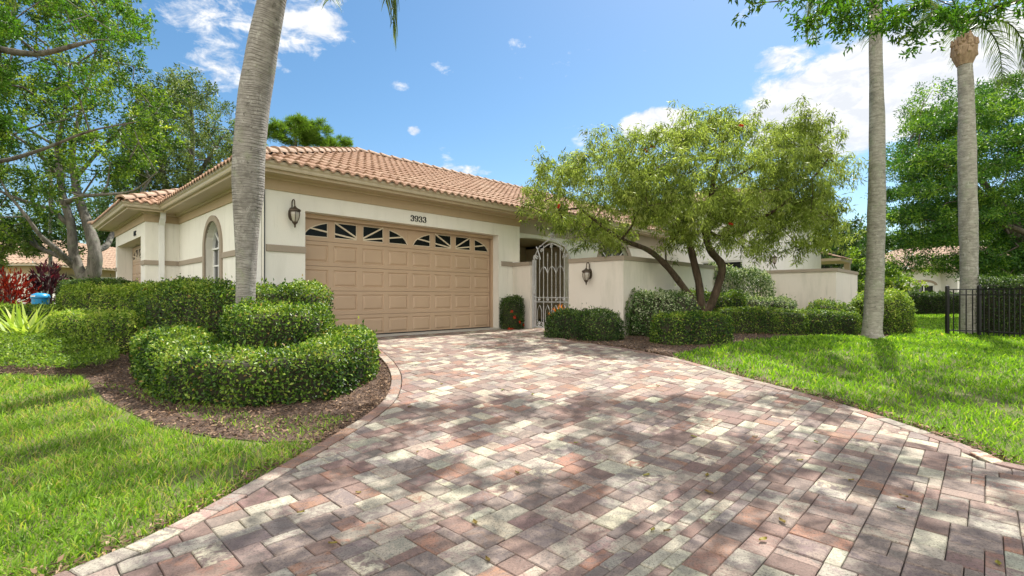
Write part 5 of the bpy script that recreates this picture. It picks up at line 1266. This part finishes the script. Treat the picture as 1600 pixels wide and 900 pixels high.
# crooked bottlebrush in front of the courtyard wall
YB = 11.5
L0 = ilimb([(1101, 522, YB, 30), (1101, 500, YB, 24), (1101, 487, YB, 20)])
L0['p'][0] = down(L0['p'][0])
limbs = [L0,
 ilimb([(1101, 487, YB, 13), (1090, 478, YB, 12), (1068, 449, YB, 12), (1041, 415, YB-0.2, 11.5), (1013, 391, YB-0.4, 10), (971, 374, YB-0.6, 8), (940, 352, YB-0.7, 6), (905, 325, YB-0.8, 4)], **{'from': 1}),
 ilimb([(1101, 487, YB, 15), (1095, 470, YB, 14), (1092, 442, YB+0.1, 14), (1082, 400, YB+0.1, 13), (1074, 368, YB+0.2, 11), (1067, 340, YB+0.2, 8), (1050, 300, YB+0.3, 6), (1020, 250, YB+0.3, 4)], **{'from': 1}),
 ilimb([(1101, 487, YB, 16), (1112, 474, YB, 15), (1122, 446, YB, 14), (1128, 415, YB, 14), (1110, 391, YB, 13), (1102, 360, YB, 12), (1110, 338, YB, 11), (1112, 300, YB, 9), (1122, 250, YB, 7), (1140, 195, YB, 4)], **{'from': 1}),
 ilimb([(1110, 338, YB, 8), (1142, 337, YB-0.2, 7), (1188, 340, YB-0.5, 6), (1231, 313, YB-0.7, 5), (1270, 278, YB-0.8, 4), (1300, 240, YB-0.9, 3)], **{'from': 1}),
 ilimb([(1112, 300, YB, 6), (1160, 270, YB+0.5, 5), (1200, 243, YB+0.6, 3.5), (1235, 205, YB+0.7, 2.5), (1260, 180, YB+0.8, 1.5)], **{'from': 1}),
 ilimb([(1074, 368, YB+0.2, 7), (1040, 345, YB+1.0, 5), (1000, 320, YB+1.5, 4), (960, 290, YB+1.6, 3)], **{'from': 1}),
 ilimb([(1102, 360, YB, 8), (1130, 370, YB+0.9, 6), (1170, 360, YB+1.6, 5), (1210, 330, YB+1.9, 3)], **{'from': 1})]
poly = [(826, 322), (836, 285), (880, 248), (930, 228), (965, 222), (990, 205), (1040, 205), (1080, 190), (1110, 178), (1150, 180), (1190, 205), (1225, 200), (1260, 180), (1300, 195), (1325, 250), (1330, 320), (1300, 375), (1250, 400), (1190, 398), (1140, 380), (1060, 368), (1000, 352), (955, 378), (905, 376), (850, 352)]
for l_ in limbs: l_['r'] = [q*0.84 for q in l_['r']]
tg = np.concatenate([sample_poly(poly, 385, YB, 2.4, k=1.6, thr=-0.48), sample_poly([(800, 335), (850, 240), (960, 200), (1040, 180), (1150, 160), (1270, 160), (1340, 200), (1345, 330), (1310, 400), (1200, 412), (1000, 385), (900, 392)], 60, YB, 2.6, k=1.6, thr=-0.5)])
tree('bottlebrush_tree', 'wide drooping bottlebrush tree with crooked dark trunks by the courtyard wall', limbs, tg, 'bark_brush', 'lf_brush', 195, 0.36, 0.11, 0.10, cat='tree', step=0.3, jit=0.05, r_leaf=0.0045, flat=1.0, hang=0.95, dirz=0.0, droop=0.3, sub=9, clump=0.3)
bt = [o for o in C.objects if o.name.startswith('bottlebrush_tree')][0]
for px, py in ((1020, 229), (1009, 236), (1158, 196), (873, 322), (1142, 350)):
    c = at(px, py, YB-1.6); nn = 260; ax = unit(np.array([rng.normal(), rng.normal()*0.4, 0.3])); u = rng.uniform(-0.045, 0.045, nn); dd = unit(np.cross(rdir(nn), ax))
    leaves('flower', c+ax*u[:, None], dd, 0.028, 0.006, M['flower_red'], bt)
    mb = MB(); mb.tube([c-ax*0.06, c+ax*0.06, c+ax*0.06+np.array([0, 0.5, 0.02]), c+np.array([0, 1.0, 0.15])], 0.004, 5); mb.build('twig', M['bark_brush'], bt)
# broad oak at the left
YO = 24.0
L0 = ilimb([(134, 490, YO, 46), (134, 455, YO, 34), (134, 438, YO, 32)]); L0['p'][0] = down(L0['p'][0])
limbs = [L0,
 ilimb([(134, 438, YO, 20), (127, 428, YO, 19), (115, 396, YO, 17), (111, 352, YO, 15), (97, 304, YO, 13), (94, 280, YO, 12), (90, 230, YO, 9), (102, 170, YO-0.5, 6), (110, 100, YO-1, 3)], **{'from': 1}),
 ilimb([(134, 438, YO, 27), (146, 425, YO, 26), (148, 392, YO, 22), (138, 352, YO+0.3, 18), (125, 316, YO+0.5, 15), (117, 280, YO+0.8, 13), (114, 230, YO+1, 10), (130, 160, YO+1.4, 7), (150, 80, YO+1.5, 3)], **{'from': 1}),
 ilimb([(115, 416, YO, 13), (86, 388, YO-1, 11), (63, 368, YO-1.5, 8), (41, 338, YO-2, 6), (10, 300, YO-2.5, 4)], **{'from': 1}),
 ilimb([(120, 420, YO, 12), (107, 407, YO+1, 10), (61, 387, YO+1.5, 8), (20, 360, YO+2, 5), (-30, 330, YO+2, 3)], **{'from': 1}),
 ilimb([(108, 351, YO, 10), (80, 329, YO-0.5, 8), (46, 317, YO-1, 6), (12, 304, YO-1.5, 5), (-40, 280, YO-2, 3)], **{'from': 1}),
 ilimb([(105, 316, YO, 9), (127, 307, YO-2, 8), (159, 304, YO-3, 6), (208, 298, YO-3.5, 4), (245, 270, YO-4, 2)], **{'from': 1}),
 ilimb([(148, 392, YO, 13), (166, 384, YO+1, 11), (178, 362, YO+2, 9), (200, 330, YO+3, 6), (235, 280, YO+4, 4)], **{'from': 1}),
 ilimb([(94, 280, YO, 7), (60, 240, YO-2, 6), (20, 210, YO-3, 4), (-30, 180, YO-3, 3)], **{'from': 1}),
 ilimb([(117, 280, YO+0.8, 8), (160, 230, YO+0.5, 6), (200, 190, YO, 4), (235, 165, YO, 2.5)], **{'from': 1})]
for l_ in limbs: l_['r'] = [q*0.78 for q in l_['r']]
poly = [(-190, -160), (60, -200), (150, -110), (215, -10), (238, 45), (228, 80), (205, 95), (245, 110), (262, 150), (258, 230), (230, 262), (190, 285), (140, 300), (80, 330), (30, 372), (-40, 385), (-190, 350)]
tg = np.concatenate([sample_poly(poly, 520, YO, 4.8, k=1.9, thr=-0.16), sample_poly([(-40, 330), (60, 350), (110, 372), (120, 400), (60, 402), (-40, 400)], 26, YO+3.5, 1.5)])
tree('oak_tree', 'broad spreading oak with pale forked trunks left of the house', limbs, tg, 'bark', 'lf_oak', 200, 0.9, 0.15, 0.5, step=0.9, jit=0.22, r_leaf=0.014, flat=0.7, sub=6, clump=0.3)
# second oak behind the neighbouring unit
YC = 33.0
L0 = ilimb([(285, 480, YC, 30), (285, 400, YC, 22), (284, 360, YC, 18)]); L0['p'][0] = down(L0['p'][0])
limbs = [L0, ilimb([(284, 360, YC, 13), (262, 300, YC, 10), (248, 240, YC, 7), (240, 180, YC, 4)], **{'from': 1}), ilimb([(284, 360, YC, 14), (292, 300, YC, 11), (300, 240, YC, 8), (300, 180, YC, 5), (295, 140, YC, 3)], **{'from': 1}), ilimb([(292, 300, YC, 9), (325, 250, YC, 6), (345, 215, YC, 4)], **{'from': 1})]
poly = [(175, 330), (180, 220), (210, 150), (255, 122), (290, 120), (325, 142), (362, 168), (372, 215), (420, 240), (430, 290), (360, 330)]
tg = sample_poly(poly, 300, YC, 4.5, k=1.9, thr=-0.42)
tree('oak_tree', 'grey-green oak rising behind the roof between the broad oak and the leaning palm', limbs, tg, 'bark', 'lf_oak2', 200, 1.0, 0.17, 0.42, step=1.0, jit=0.25, r_leaf=0.012, flat=0.75, sub=6)
# near tree whose limbs reach in from the left
YN = 12.5
tb = (-15.6, 11.0)
L0 = dict(p=[down((tb[0], tb[1], 0)), np.array([tb[0], tb[1], 2.5]), np.array([tb[0]+0.4, tb[1]+0.2, 4.8])], r=[0.42, 0.3, 0.26])
limbs = [L0,
 dict(p=[L0['p'][2]]+[at(px, py, Y) for px, py, Y in ((-60, 60, 12.2), (0, 77, 12.4), (60, 84, 12.5), (120, 70, 12.5), (152, 62, 12.6))], r=[0.15, 0.11, 0.085, 0.07, 0.05, 0.02], **{'from': 1}),
 dict(p=[L0['p'][2]]+[at(px, py, Y) for px, py, Y in ((-70, 250, 13), (0, 252, 13.5), (70, 232, 14), (140, 205, 14.3), (215, 190, 14.5))], r=[0.12, 0.075, 0.06, 0.045, 0.03, 0.012], **{'from': 1}),
 dict(p=[L0['p'][2]]+[at(px, py, Y) for px, py, Y in ((-90, -20, 11.5), (-10, -60, 11.5), (60, -70, 12))], r=[0.15, 0.11, 0.08, 0.03], **{'from': 1})]
tg = np.concatenate([sample_poly([(-260, -140), (60, -160), (160, -60), (200, 10), (236, 45), (205, 72), (150, 60), (60, 50), (-20, 75), (-40, 190), (-260, 220)], 110, YN, 1.8, k=1.2, thr=-0.3), sample_poly([(-40, 95), (15, 110), (30, 170), (10, 215), (-40, 240)], 16, 12.5, 0.6), sample_poly([(80, 110), (115, 100), (140, 120), (140, 150), (110, 160), (85, 145)], 7, 14.2, 0.5)])
tree('shade_tree', 'bright green tree whose limbs reach in at the upper left corner', limbs, tg, 'bark', 'lf_near', 190, 0.42, 0.085, 0.5, step=0.5, jit=0.1, r_leaf=0.007, flat=0.7, sub=6, droop=0.3)
# tree overhead that throws the dappled shade on the drive
tb = (12.8, 4.2)
L0 = dict(p=[down((tb[0], tb[1], 0)), np.array([tb[0], tb[1], 2.2]), np.array([tb[0]-0.5, tb[1]+0.4, 4.4])], r=[0.34, 0.26, 0.22])
limbs = [L0,
 dict(p=[L0['p'][2], np.array([9.6, 5.9, 5.9]), np.array([6.8, 6.8, 6.5]), np.array([4.2, 7.2, 6.9]), np.array([2.2, 7.0, 7.1])], r=[0.16, 0.12, 0.09, 0.055, 0.02], **{'from': 1}),
 dict(p=[L0['p'][2], np.array([8.5, 4.5, 6.4]), np.array([5.2, 4.8, 7.2]), np.array([2.2, 4.9, 7.6])], r=[0.15, 0.11, 0.07, 0.02], **{'from': 1}),
 dict(p=[L0['p'][2], np.array([10.4, 7.6, 6.0]), np.array([8.6, 9.6, 6.3])], r=[0.12, 0.08, 0.02], **{'from': 1})]
tg = []
sv = np.array(SV)
SHADE = [  # (x, y, rx, ry, weight) areas of the drive lying in shade
 (-0.6, 4.75, 1.7, 0.40, 18), (1.1, 4.9, 1.2, 0.40, 13), (-1.2, 3.5, 0.9, 0.6, 12), (0.7, 3.5, 1.3, 0.7, 22), (-0.2, 2.3, 1.3, 0.6, 20), (2.6, 3.4, 0.8, 0.7, 11), (2.0, 2.3, 1.1, 0.5, 15), (-2.9, 3.6, 0.9, 0.3, 5), (-1.2, 1.2, 1.2, 0.6, 8), (3.0, 4.9, 0.5, 0.35, 4), (2.2, 1.0, 1.3, 0.6, 8), (-3.6, 2.2, 0.8, 0.4, 3)]
for (x, y, rx, ry, w_) in SHADE:
    k = 0
    while k < w_:
        a = rng.uniform(0, 6.28); r_ = math.sqrt(rng.random()); h = rng.uniform(5.4, 8.2); g = np.array([x+rx*r_*math.cos(a), y+ry*r_*math.sin(a), gz(x, y)]); q = g+sv*(h/sv[2])
        px = 800+F*q[0]/q[1]; py = HY-F*(q[2]-CAMZ)/q[1]
        if q[1] > 1 and py > -40 and not (px > 1290): continue
        if py > 70: continue
        tg.append(q); k += 1
for px, py, Y in ((1175, 5, 7.6), (1262, 38, 8.2), (1285, 18, 8.0), (1300, 50, 8.3), (1325, 25, 8.2), (1345, 45, 8.0), (1375, 20, 8.2), (1400, 30, 8.4), (1420, 12, 8.5), (1440, 55, 8.3), (1470, 25, 8.4), (1490, 45, 8.2), (1500, 15, 8.4), (1530, 25, 8.5), (1560, 10, 8.3), (1590, 20, 8.1), (1355, -5, 8.3), (1455, -5, 8.3), (1540, 5, 8.3), (1250, -5, 8.2), (1310, 5, 8.4), (1415, 40, 8.2)):
    tg.append(at(px, py, Y))
tree('shade_tree', 'leafy tree overhead whose lowest sprays hang in at the upper right', limbs, np.array(tg), 'bark_dark', 'lf_near', 150, 0.36, 0.095, 0.36, step=0.5, jit=0.09, r_leaf=0.005, flat=0.75, sub=7, droop=0.25, hang=0.3)
# royal poinciana at the right
YP = 22.0
L0 = dict(p=[down((24.2, YP, 0)), np.array([24.1, YP, 1.6]), np.array([23.8, YP, 2.6])], r=[0.45, 0.36, 0.32])
def wl_(pts, r_): return dict(p=[np.array(q, float) for q in pts], r=r_, **{'from': 1})
limbs = [L0, wl_([L0['p'][2], (21.5, YP-0.5, 4.2), (19.8, YP-1, 5.6), (18.4, YP-1, 6.6), (17.4, YP-1, 7.0)], [0.22, 0.17, 0.12, 0.08, 0.03]),
 wl_([L0['p'][2], (22.5, YP+0.5, 5.0), (21.2, YP+0.8, 7.2), (20.6, YP+1, 8.8)], [0.22, 0.16, 0.10, 0.04]), wl_([L0['p'][2], (24.5, YP-1, 5.2), (24.6, YP-1.5, 7.5), (24.4, YP-1.5, 9.3)], [0.2, 0.15, 0.1, 0.04]),
 wl_([L0['p'][2], (21.0, YP-2.2, 3.3), (18.6, YP-2.6, 3.9), (17.2, YP-2.6, 3.6)], [0.17, 0.12, 0.07, 0.03]), wl_([L0['p'][2], (26.5, YP-1, 4.6), (28.5, YP-1, 5.6)], [0.18, 0.12, 0.04])]
poly = [(1392, 290), (1388, 232), (1420, 190), (1445, 158), (1485, 138), (1525, 150), (1560, 132), (1600, 128), (1700, 140), (1720, 300), (1700, 455), (1600, 450), (1540, 432), (1480, 440), (1430, 415), (1385, 385), (1380, 345)]
tg = sample_poly(poly, 500, YP, 4.2, k=1.9, thr=-0.40)
lay = 1.15; hz = tg[:, 2]+0.18*np.hypot(tg[:, 0]-24, tg[:, 1]-YP)+0.5*np.sin(tg[:, 0]*0.9)*np.sin(tg[:, 1]*0.8)
tg[:, 2] += (np.round(hz/lay)*lay-hz)*0.85+rng.normal(0, 0.07, len(tg))
tree('poinciana_tree', 'wide layered feathery green tree behind the black fence', limbs, tg, 'bark_dark', 'lf_poin', 400, 0.95, 0.12, 0.36, step=0.8, jit=0.16, r_leaf=0.010, flat=0.17, sub=9, clump=0.34, dirz=0.1, hang=0.1)
# pine crowns behind the ridge
for k, (px, Y, top, base, r_, n_, lab) in enumerate(((462, 42, 178, 225, 2.6, 46, 'bushy pine top showing behind the roof ridge right of the leaning palm'), (524, 46, 216, 240, 1.3, 14, 'small pine tip showing over the ridge right of the larger pine'))):
    c = at(px, (top+base)/2, Y); th = at(px, top, Y)[2]; b0 = down((c[0], c[1], 0))
    limbs = [dict(p=[b0, np.array([c[0], c[1], th*0.45]), np.array([c[0], c[1], th*0.75]), np.array([c[0], c[1], th-0.8])], r=[0.35, 0.26, 0.16, 0.05])]
    u = rdir(n_)*(rng.random(n_)**0.4)[:, None]*np.array([r_, r_, (base-top)*Y/F/2]); tg = c+u; tg[:, 2] -= 0.12*np.hypot(u[:, 0], u[:, 1])**1.5
    tree('pine_tree', lab, limbs, tg, 'bark_dark', 'lf_pine', 420, 0.62, 0.34, 0.06, step=0.9, jit=0.15, r_leaf=0.012, flat=0.6, sub=7, dirz=0.7, clump=0.2)
# background trees
def volume_tree(name, label, x, y, h, r_, mat, n_=60, per=190, zc=0.62, fl=0.75, leaf=0.22, group=None, barkm='bark_dark', wid=0.5, low=0.0):
    b0 = down((x, y, 0)); limbs = [dict(p=[b0, np.array([x+0.2, y, h*0.25]), np.array([x-0.1, y, h*0.5]), np.array([x, y, h*0.75])], r=[h*0.03, h*0.022, h*0.016, h*0.006])]
    u = rdir(n_)*(rng.random(n_)**0.4)[:, None]*np.array([r_, r_, h*(1-zc+low)]); tg = np.array([x, y, h*zc])+u; tg[:, 2] = np.maximum(tg[:, 2], 0.5)
    return tree(name, label, limbs, tg, barkm, mat, per, r_*0.28, leaf, wid, group=group, step=1.0, jit=0.2, r_leaf=h*0.0022, flat=fl, sub=6, clump=0.28)
volume_tree('broadleaf_tree', 'dark green tree behind the right wing between tower wall and middle palm', 22.2, 36, 7.6, 3.3, 'lf_dark', 60, 220, zc=0.55, low=0.1)
volume_tree('broadleaf_tree', 'dark rounded tree just right of the tower wall roof', 19.8, 31, 4.8, 1.7, 'lf_dark', 40, 190, zc=0.5, low=0.1, leaf=0.16)
volume_tree('broadleaf_tree', 'paler loose bush-like tree between middle palm and far house', 23.5, 31, 3.9, 2.3, 'lf_hedge_pale', 50, 190, zc=0.45, low=0.1, leaf=0.15)
volume_tree('broadleaf_tree', 'low olive green tree behind the far lawn hedge', 27.5, 42, 6.0, 3.4, 'lf_far', 50, 180, zc=0.5, low=0.15)
volume_tree('broadleaf_tree', 'pale flowering-looking airy tree at the left edge in front of the neighbour garage', -26.5, 25.5, 4.9, 1.7, 'lf_pale', 30, 100, zc=0.72, leaf=0.15, barkm='bark')
bgt = [(-52, 62, 13, 6.5), (-44, 55, 12, 6), (-36, 60, 13, 6.5), (-60, 50, 13, 6.5), (-28, 58, 11, 5.5), (-70, 58, 14, 7), (-24, 44, 8, 4), (34, 62, 9, 5), (42, 60, 9.5, 5.5), (50, 56, 10, 5.5), (58, 52, 11, 6), (66, 46, 11, 6)]
proto = None
for k, (x, y, h, r_) in enumerate(bgt):
    lab = 'distant tree in the green belt behind the houses'
    if k in (0, 7) or proto is None:
        root = volume_tree('distant_tree', lab, x, y, h, r_, 'lf_far', 80, 170, zc=0.55, leaf=0.34, group='distant trees behind the houses', low=0.1); proto = (root, h)
    else:
        src, h0 = proto; root = src.copy(); C.objects.link(root); root.location = (x, y, gz(x, y)); s_ = h/h0; root.scale = (s_, s_, s_); root.rotation_euler = (0, 0, k*1.3)
        for ch in list(src.children): c = ch.copy(); C.objects.link(c); c.parent = root

# ================================================================== FENCE
fence = empty('fence', (11.6, 12.5, gz(11.6, 12.5)), 'black metal picket fence on the right side of the lawn', 'fence')
def post(p, h=1.28, w=0.065):
    g = gz(*p); mb = MB(); mb.box(p[0]-w/2, p[0]+w/2, p[1]-w/2, p[1]+w/2, g-0.03, g+h); mb.lathe((p[0], p[1], g+h), [(w*0.72, 0.0), (w*0.72, 0.012), (w*0.3, 0.03)], 4); mb.build('post', M['black'], fence)
FP = [(11.38, 12.8), (11.85, 12.42), (12.16, 10.6), (12.46, 8.8)]
for p in FP: post(p)
for a, b_ in zip(FP[:-1], FP[1:]):
    a = np.array(a); b_ = np.array(b_); L = np.linalg.norm(b_-a); n = int(L/0.105)
    for zz in (0.14, 1.06, 1.20):
        mb = MB(); mb.bar((a[0], a[1], gz(*a)+zz), (b_[0], b_[1], gz(*b_)+zz), 0.028, 0.03); mb.build('rail', M['black'], fence)
    for k in range(1, n):
        q = a+(b_-a)*k/n; g = gz(*q); mb = MB(); mb.box(q[0]-0.009, q[0]+0.009, q[1]-0.009, q[1]+0.009, g+0.05, g+1.21); mb.build('picket', M['black'], fence)

# ================================================================== NEIGHBOUR HOUSES
def WB(s, t, z): return (s, t, z)
hl = empty('house', (-39, 40, 0), 'distant single-storey neighbour house with arched window at the far left', 'house')
_W = W
def W(s, t, z=0.0): return (s, t, z)             # these two stand square to the camera
mb = MB(True)
wall(mb, (-48, 33.7), (-33, 33.7), -0.1, 3.0, (0, 1), [(6.0, 8.6, 0, 2.3, 0.3), (9.4, 13.4, 0, 2.3, 0.3)]); wall(mb, (-33, 33.7), (-33, 52), -0.1, 3.0, (-1, 0), [(2.3, 3.5, 0.9, arch(1.2, 1.8, 0.6), 0.2)])
mb.build('wall', M['stucco'], hl)
mb = MB(True); mb.sweep([(-33, 52), (-33, 33.7), (-48, 33.7)], [(-0.01, 2.45), (-0.01, 2.98), (0.04, 2.98), (0.04, 2.45)]); mb.build('frieze', M['frieze'], hl)
mb = MB(True); mb.sweep([(-32.9, 52), (-32.4, 52), (-32.4, 33.1), (-48.5, 33.1)], [(0, 2.98), (0, 3.12), (0.12, 3.14), (0.12, 2.98)]); mb.poly([(-33.1, 33.6, 2.97), (-32.4, 33.1, 2.97), (-32.4, 52, 2.97), (-33.1, 52, 2.97)]); mb.poly([(-48, 33.75, 2.97), (-48, 33.1, 2.97), (-32.4, 33.1, 2.97), (-33.1, 33.75, 2.97)]); mb.build('fascia', M['fascia'], hl)
roof = MB(True)
tiles(roof, lambda a, b_, h: (-48.5+a, 33.0+b_, 3.1+h), 16.2, 5.6, SL, lambda b_: 0, lambda b_: 16.2-b_, pitch=0.36, row=0.5, seg=6, amp=0.07)
tiles(roof, lambda a, b_, h: (-32.3-b_, 33.0+a, 3.1+h), 19, 5.6, SL, lambda b_: b_, lambda b_: 19, pitch=0.36, row=0.5, seg=6, amp=0.07)
roof.build('roof', M['tile_pale'], hl, fix=False)
garage_door(hl, (-42.0+0.03, 34.0), (1, 0), (0, -1), 2.54, 2.28, cols=4); garage_door(hl, (-38.6+0.03, 34.0), (1, 0), (0, -1), 3.94, 2.28, cols=8)
put_window(((-33, 33.7), (0, 1), (1, 0), 2.9, 1.2, 0.9, 1.8, 0.6, 0.15, None, None), hl, M['band'])
hr = empty('house', (35, 42, 0), 'white neighbour house beyond the far lawn hedge, seen under the feathery tree', 'house')
mb = MB(True)
wall(mb, (30.2, 38), (33.3, 38), -0.1, 2.9, (0, 1), [(1.05, 2.6, 0.6, 1.75, 0.15)]); wall(mb, (33.3, 38), (33.3, 36.6), -0.1, 2.9, (1, 0)); wall(mb, (33.3, 36.6), (46, 36.6), -0.1, 2.9, (0, 1), [(1.6, 2.5, 0.2, 2.2, 0.15)]); wall(mb, (30.2, 48), (30.2, 38), -0.1, 2.9, (1, 0))
mb.build('wall', M['stucco_white'], hr)
mb = MB(True); mb.sweep([(46, 36.2), (32.9, 36.2), (32.9, 37.6), (29.8, 37.6), (29.8, 48)], [(0, 2.8), (0, 3.0), (-0.5, 3.0), (-0.5, 2.8)]); mb.build('fascia', M['fascia'], hr)
roof = MB(True)
tiles(roof, lambda a, b_, h: (29.7+a, 36.9+b_, 3.0+h), 17, 5.0, SL, lambda b_: b_, lambda b_: 17, pitch=0.36, row=0.5, seg=6, amp=0.07); tiles(roof, lambda a, b_, h: (29.7+b_, 48-a, 3.0+h), 11, 5.0, SL, lambda b_: b_, lambda b_: 11-b_, pitch=0.36, row=0.5, seg=6, amp=0.07)
tiles(roof, lambda a, b_, h: (32.8+a, 36.1+b_, 3.02+h), 13.5, 4.2, SL, lambda b_: b_, lambda b_: 13.5, pitch=0.36, row=0.5, seg=6, amp=0.07)
roof.build('roof', M['tile_pale'], hr, fix=False)
mb = MB(True)
for a, b_ in ((31.25, 31.31), (31.98, 32.06), (32.74, 32.8)): mb.box(a, b_, 38.06, 38.1, 0.6, 1.75)
mb.box(31.31, 32.74, 38.06, 38.098, 1.69, 1.75); w_ = mb.build('window', M['white'], hr)
mb = MB(True); mb.box(31.2, 32.85, 38.13, 38.14, 0.6, 1.75); mb.build('pane', M['glass'], w_)
mb = MB(True); archband(mb, (30.2, 38), (1, 0), (0, -1), 1.82, 1.75, 0.78, 0.24, 0.98, 0.42, 1.74); mb.build('trim', M['band'], w_)
mb = MB(True); mb.box(34.95, 35.75, 36.72, 36.74, 0.2, 2.2); mb.build('door', M['darkdoor'], hr)
W = _W

# ================================================================== SKY, SUN, CAMERA
w = bpy.data.worlds.new('World'); bpy.context.scene.world = w; w.use_nodes = True; nt = w.node_tree; nt.nodes.clear()
out = nt.nodes.new('ShaderNodeOutputWorld'); bg = nt.nodes.new('ShaderNodeBackground'); nt.links.new(bg.outputs[0], out.inputs[0])
sky = nt.nodes.new('ShaderNodeTexSky'); sky.sky_type = 'NISHITA'; sky.sun_disc = False; sky.sun_elevation = R(SUN_EL); sky.sun_rotation = R(SUN_AZ); sky.air_density = 1.0; sky.dust_density = 0.6; sky.ozone_density = 2.0
tc = nt.nodes.new('ShaderNodeTexCoord')
def math_(op, a, b_=None, clampit=False):
    m_ = nt.nodes.new('ShaderNodeMath'); m_.operation = op; m_.use_clamp = clampit
    for i, v_ in enumerate((a, b_)):
        if v_ is None: continue
        if isinstance(v_, (int, float)): m_.inputs[i].default_value = v_
        else: nt.links.new(v_, m_.inputs[i])
    return m_.outputs[0]
mp = nt.nodes.new('ShaderNodeMapping'); mp.inputs['Scale'].default_value = (1, 1, 1.9); nt.links.new(tc.outputs['Generated'], mp.inputs[0])
n1 = noise(nt, 5.5, 10, 0.62, vec=mp.outputs[0], dist=0.25); n2 = noise(nt, 19.0, 9, 0.65, vec=mp.outputs[0], dist=0.4)
def cloud(px, py, rx, ry, amt):
    """a bank of cloud in one direction of the sky; rx, ry in px of the 1600 wide frame"""
    d = unit(np.array([(px-800)/F, 1.0, (HY-py)/F])); side = unit(np.array([d[1], -d[0], 0])); up = np.cross(side, d)
    ln = math.hypot(px-800, py-HY); k = 1/math.hypot(F, ln)
    v1 = nt.nodes.new('ShaderNodeVectorMath'); v1.operation = 'DOT_PRODUCT'; nt.links.new(tc.outputs['Generated'], v1.inputs[0]); v1.inputs[1].default_value = tuple(side/(rx*k))
    v2 = nt.nodes.new('ShaderNodeVectorMath'); v2.operation = 'DOT_PRODUCT'; nt.links.new(tc.outputs['Generated'], v2.inputs[0]); v2.inputs[1].default_value = tuple(up/(ry*k))
    v3 = nt.nodes.new('ShaderNodeVectorMath'); v3.operation = 'DOT_PRODUCT'; nt.links.new(tc.outputs['Generated'], v3.inputs[0]); v3.inputs[1].default_value = tuple(d)
    r2 = math_('ADD', math_('POWER', math_('ABSOLUTE', v1.outputs['Value']), 2.0), math_('POWER', math_('ABSOLUTE', v2.outputs['Value']), 2.0))
    f = math_('SUBTRACT', 1.0, r2, True); f = math_('MULTIPLY', f, math_('GREATER_THAN', v3.outputs['Value'], 0.1)); return math_('MULTIPLY', f, amt)
tot = None
for c in CLOUDS:
    f = cloud(*c); tot = f if tot is None else math_('MAXIMUM', tot, f)
nn_ = math_('ADD', math_('MULTIPLY', n1, 0.80), math_('MULTIPLY', n2, 0.42))
nn_ = math_('SUBTRACT', nn_, 0.11)
# unseen cloud bank added behind the camera as fill light for shaded walls
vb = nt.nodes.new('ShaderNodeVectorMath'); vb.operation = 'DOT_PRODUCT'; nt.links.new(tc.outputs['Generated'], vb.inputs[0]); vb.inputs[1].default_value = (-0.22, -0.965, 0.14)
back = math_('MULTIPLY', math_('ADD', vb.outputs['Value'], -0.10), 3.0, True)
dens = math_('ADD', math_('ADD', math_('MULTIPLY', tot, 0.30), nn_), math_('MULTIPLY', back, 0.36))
mask = ramp(nt, [(0.62, (0,0,0)), (0.67, (0.35,)*3), (0.73, (0.92,)*3), (0.80, (1,1,1))], dens)
cc = ramp(nt, [(0.42, (5.7, 5.95, 6.4)), (0.60, (7.4, 7.4, 7.4))], n2)
cc = mixc(nt, back, cc, (14.5, 13.9, 12.9))  # the added fill bank is hotter than the clouds in view
skyc = nt.nodes.new('ShaderNodeHueSaturation'); nt.links.new(sky.outputs[0], skyc.inputs['Color']); skyc.inputs['Saturation'].default_value = SKY_SAT; skyc.inputs['Value'].default_value = SKY_VAL; skyc.inputs['Hue'].default_value = SKY_HUE
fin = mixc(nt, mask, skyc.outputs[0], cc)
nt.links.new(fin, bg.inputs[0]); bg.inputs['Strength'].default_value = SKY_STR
sun = bpy.data.lights.new('sun', 'SUN'); sun.energy = SUN_E; sun.angle = R(0.53); sun.color = (1.0, 0.955, 0.88)
so = bpy.data.objects.new('sun', sun); C.objects.link(so); so.location = (20, 25, 30)
from mathutils import Vector
so.rotation_euler = Vector(SV).to_track_quat('Z', 'Y').to_euler()
cam = bpy.data.cameras.new('camera'); cam.sensor_width = 36; cam.sensor_fit = 'HORIZONTAL'; cam.lens = F/1600*36; cam.shift_y = (HY-450)/1600; cam.clip_start = 0.05; cam.clip_end = 2000
co = bpy.data.objects.new('camera', cam); C.objects.link(co); co.location = (0, 0, CAMZ); co.rotation_euler = (R(90), 0, 0); bpy.context.scene.camera = co
sc = bpy.context.scene; sc.render.engine = 'CYCLES'
sc.view_settings.view_transform = 'Standard'; sc.view_settings.look = 'None'; sc.view_settings.exposure = EXPOSURE; sc.view_settings.gamma = 1.0; sc.view_settings.use_curve_mapping = False
sc.cycles.max_bounces = 8; sc.cycles.diffuse_bounces = 4; sc.cycles.glossy_bounces = 3; sc.cycles.transmission_bounces = 4; sc.cycles.transparent_max_bounces = 4
sc.cycles.use_denoising = True; sc.cycles.caustics_reflective = False; sc.cycles.caustics_refractive = False; sc.cycles.sample_clamp_indirect = 6.0
sc.render.film_transparent = False
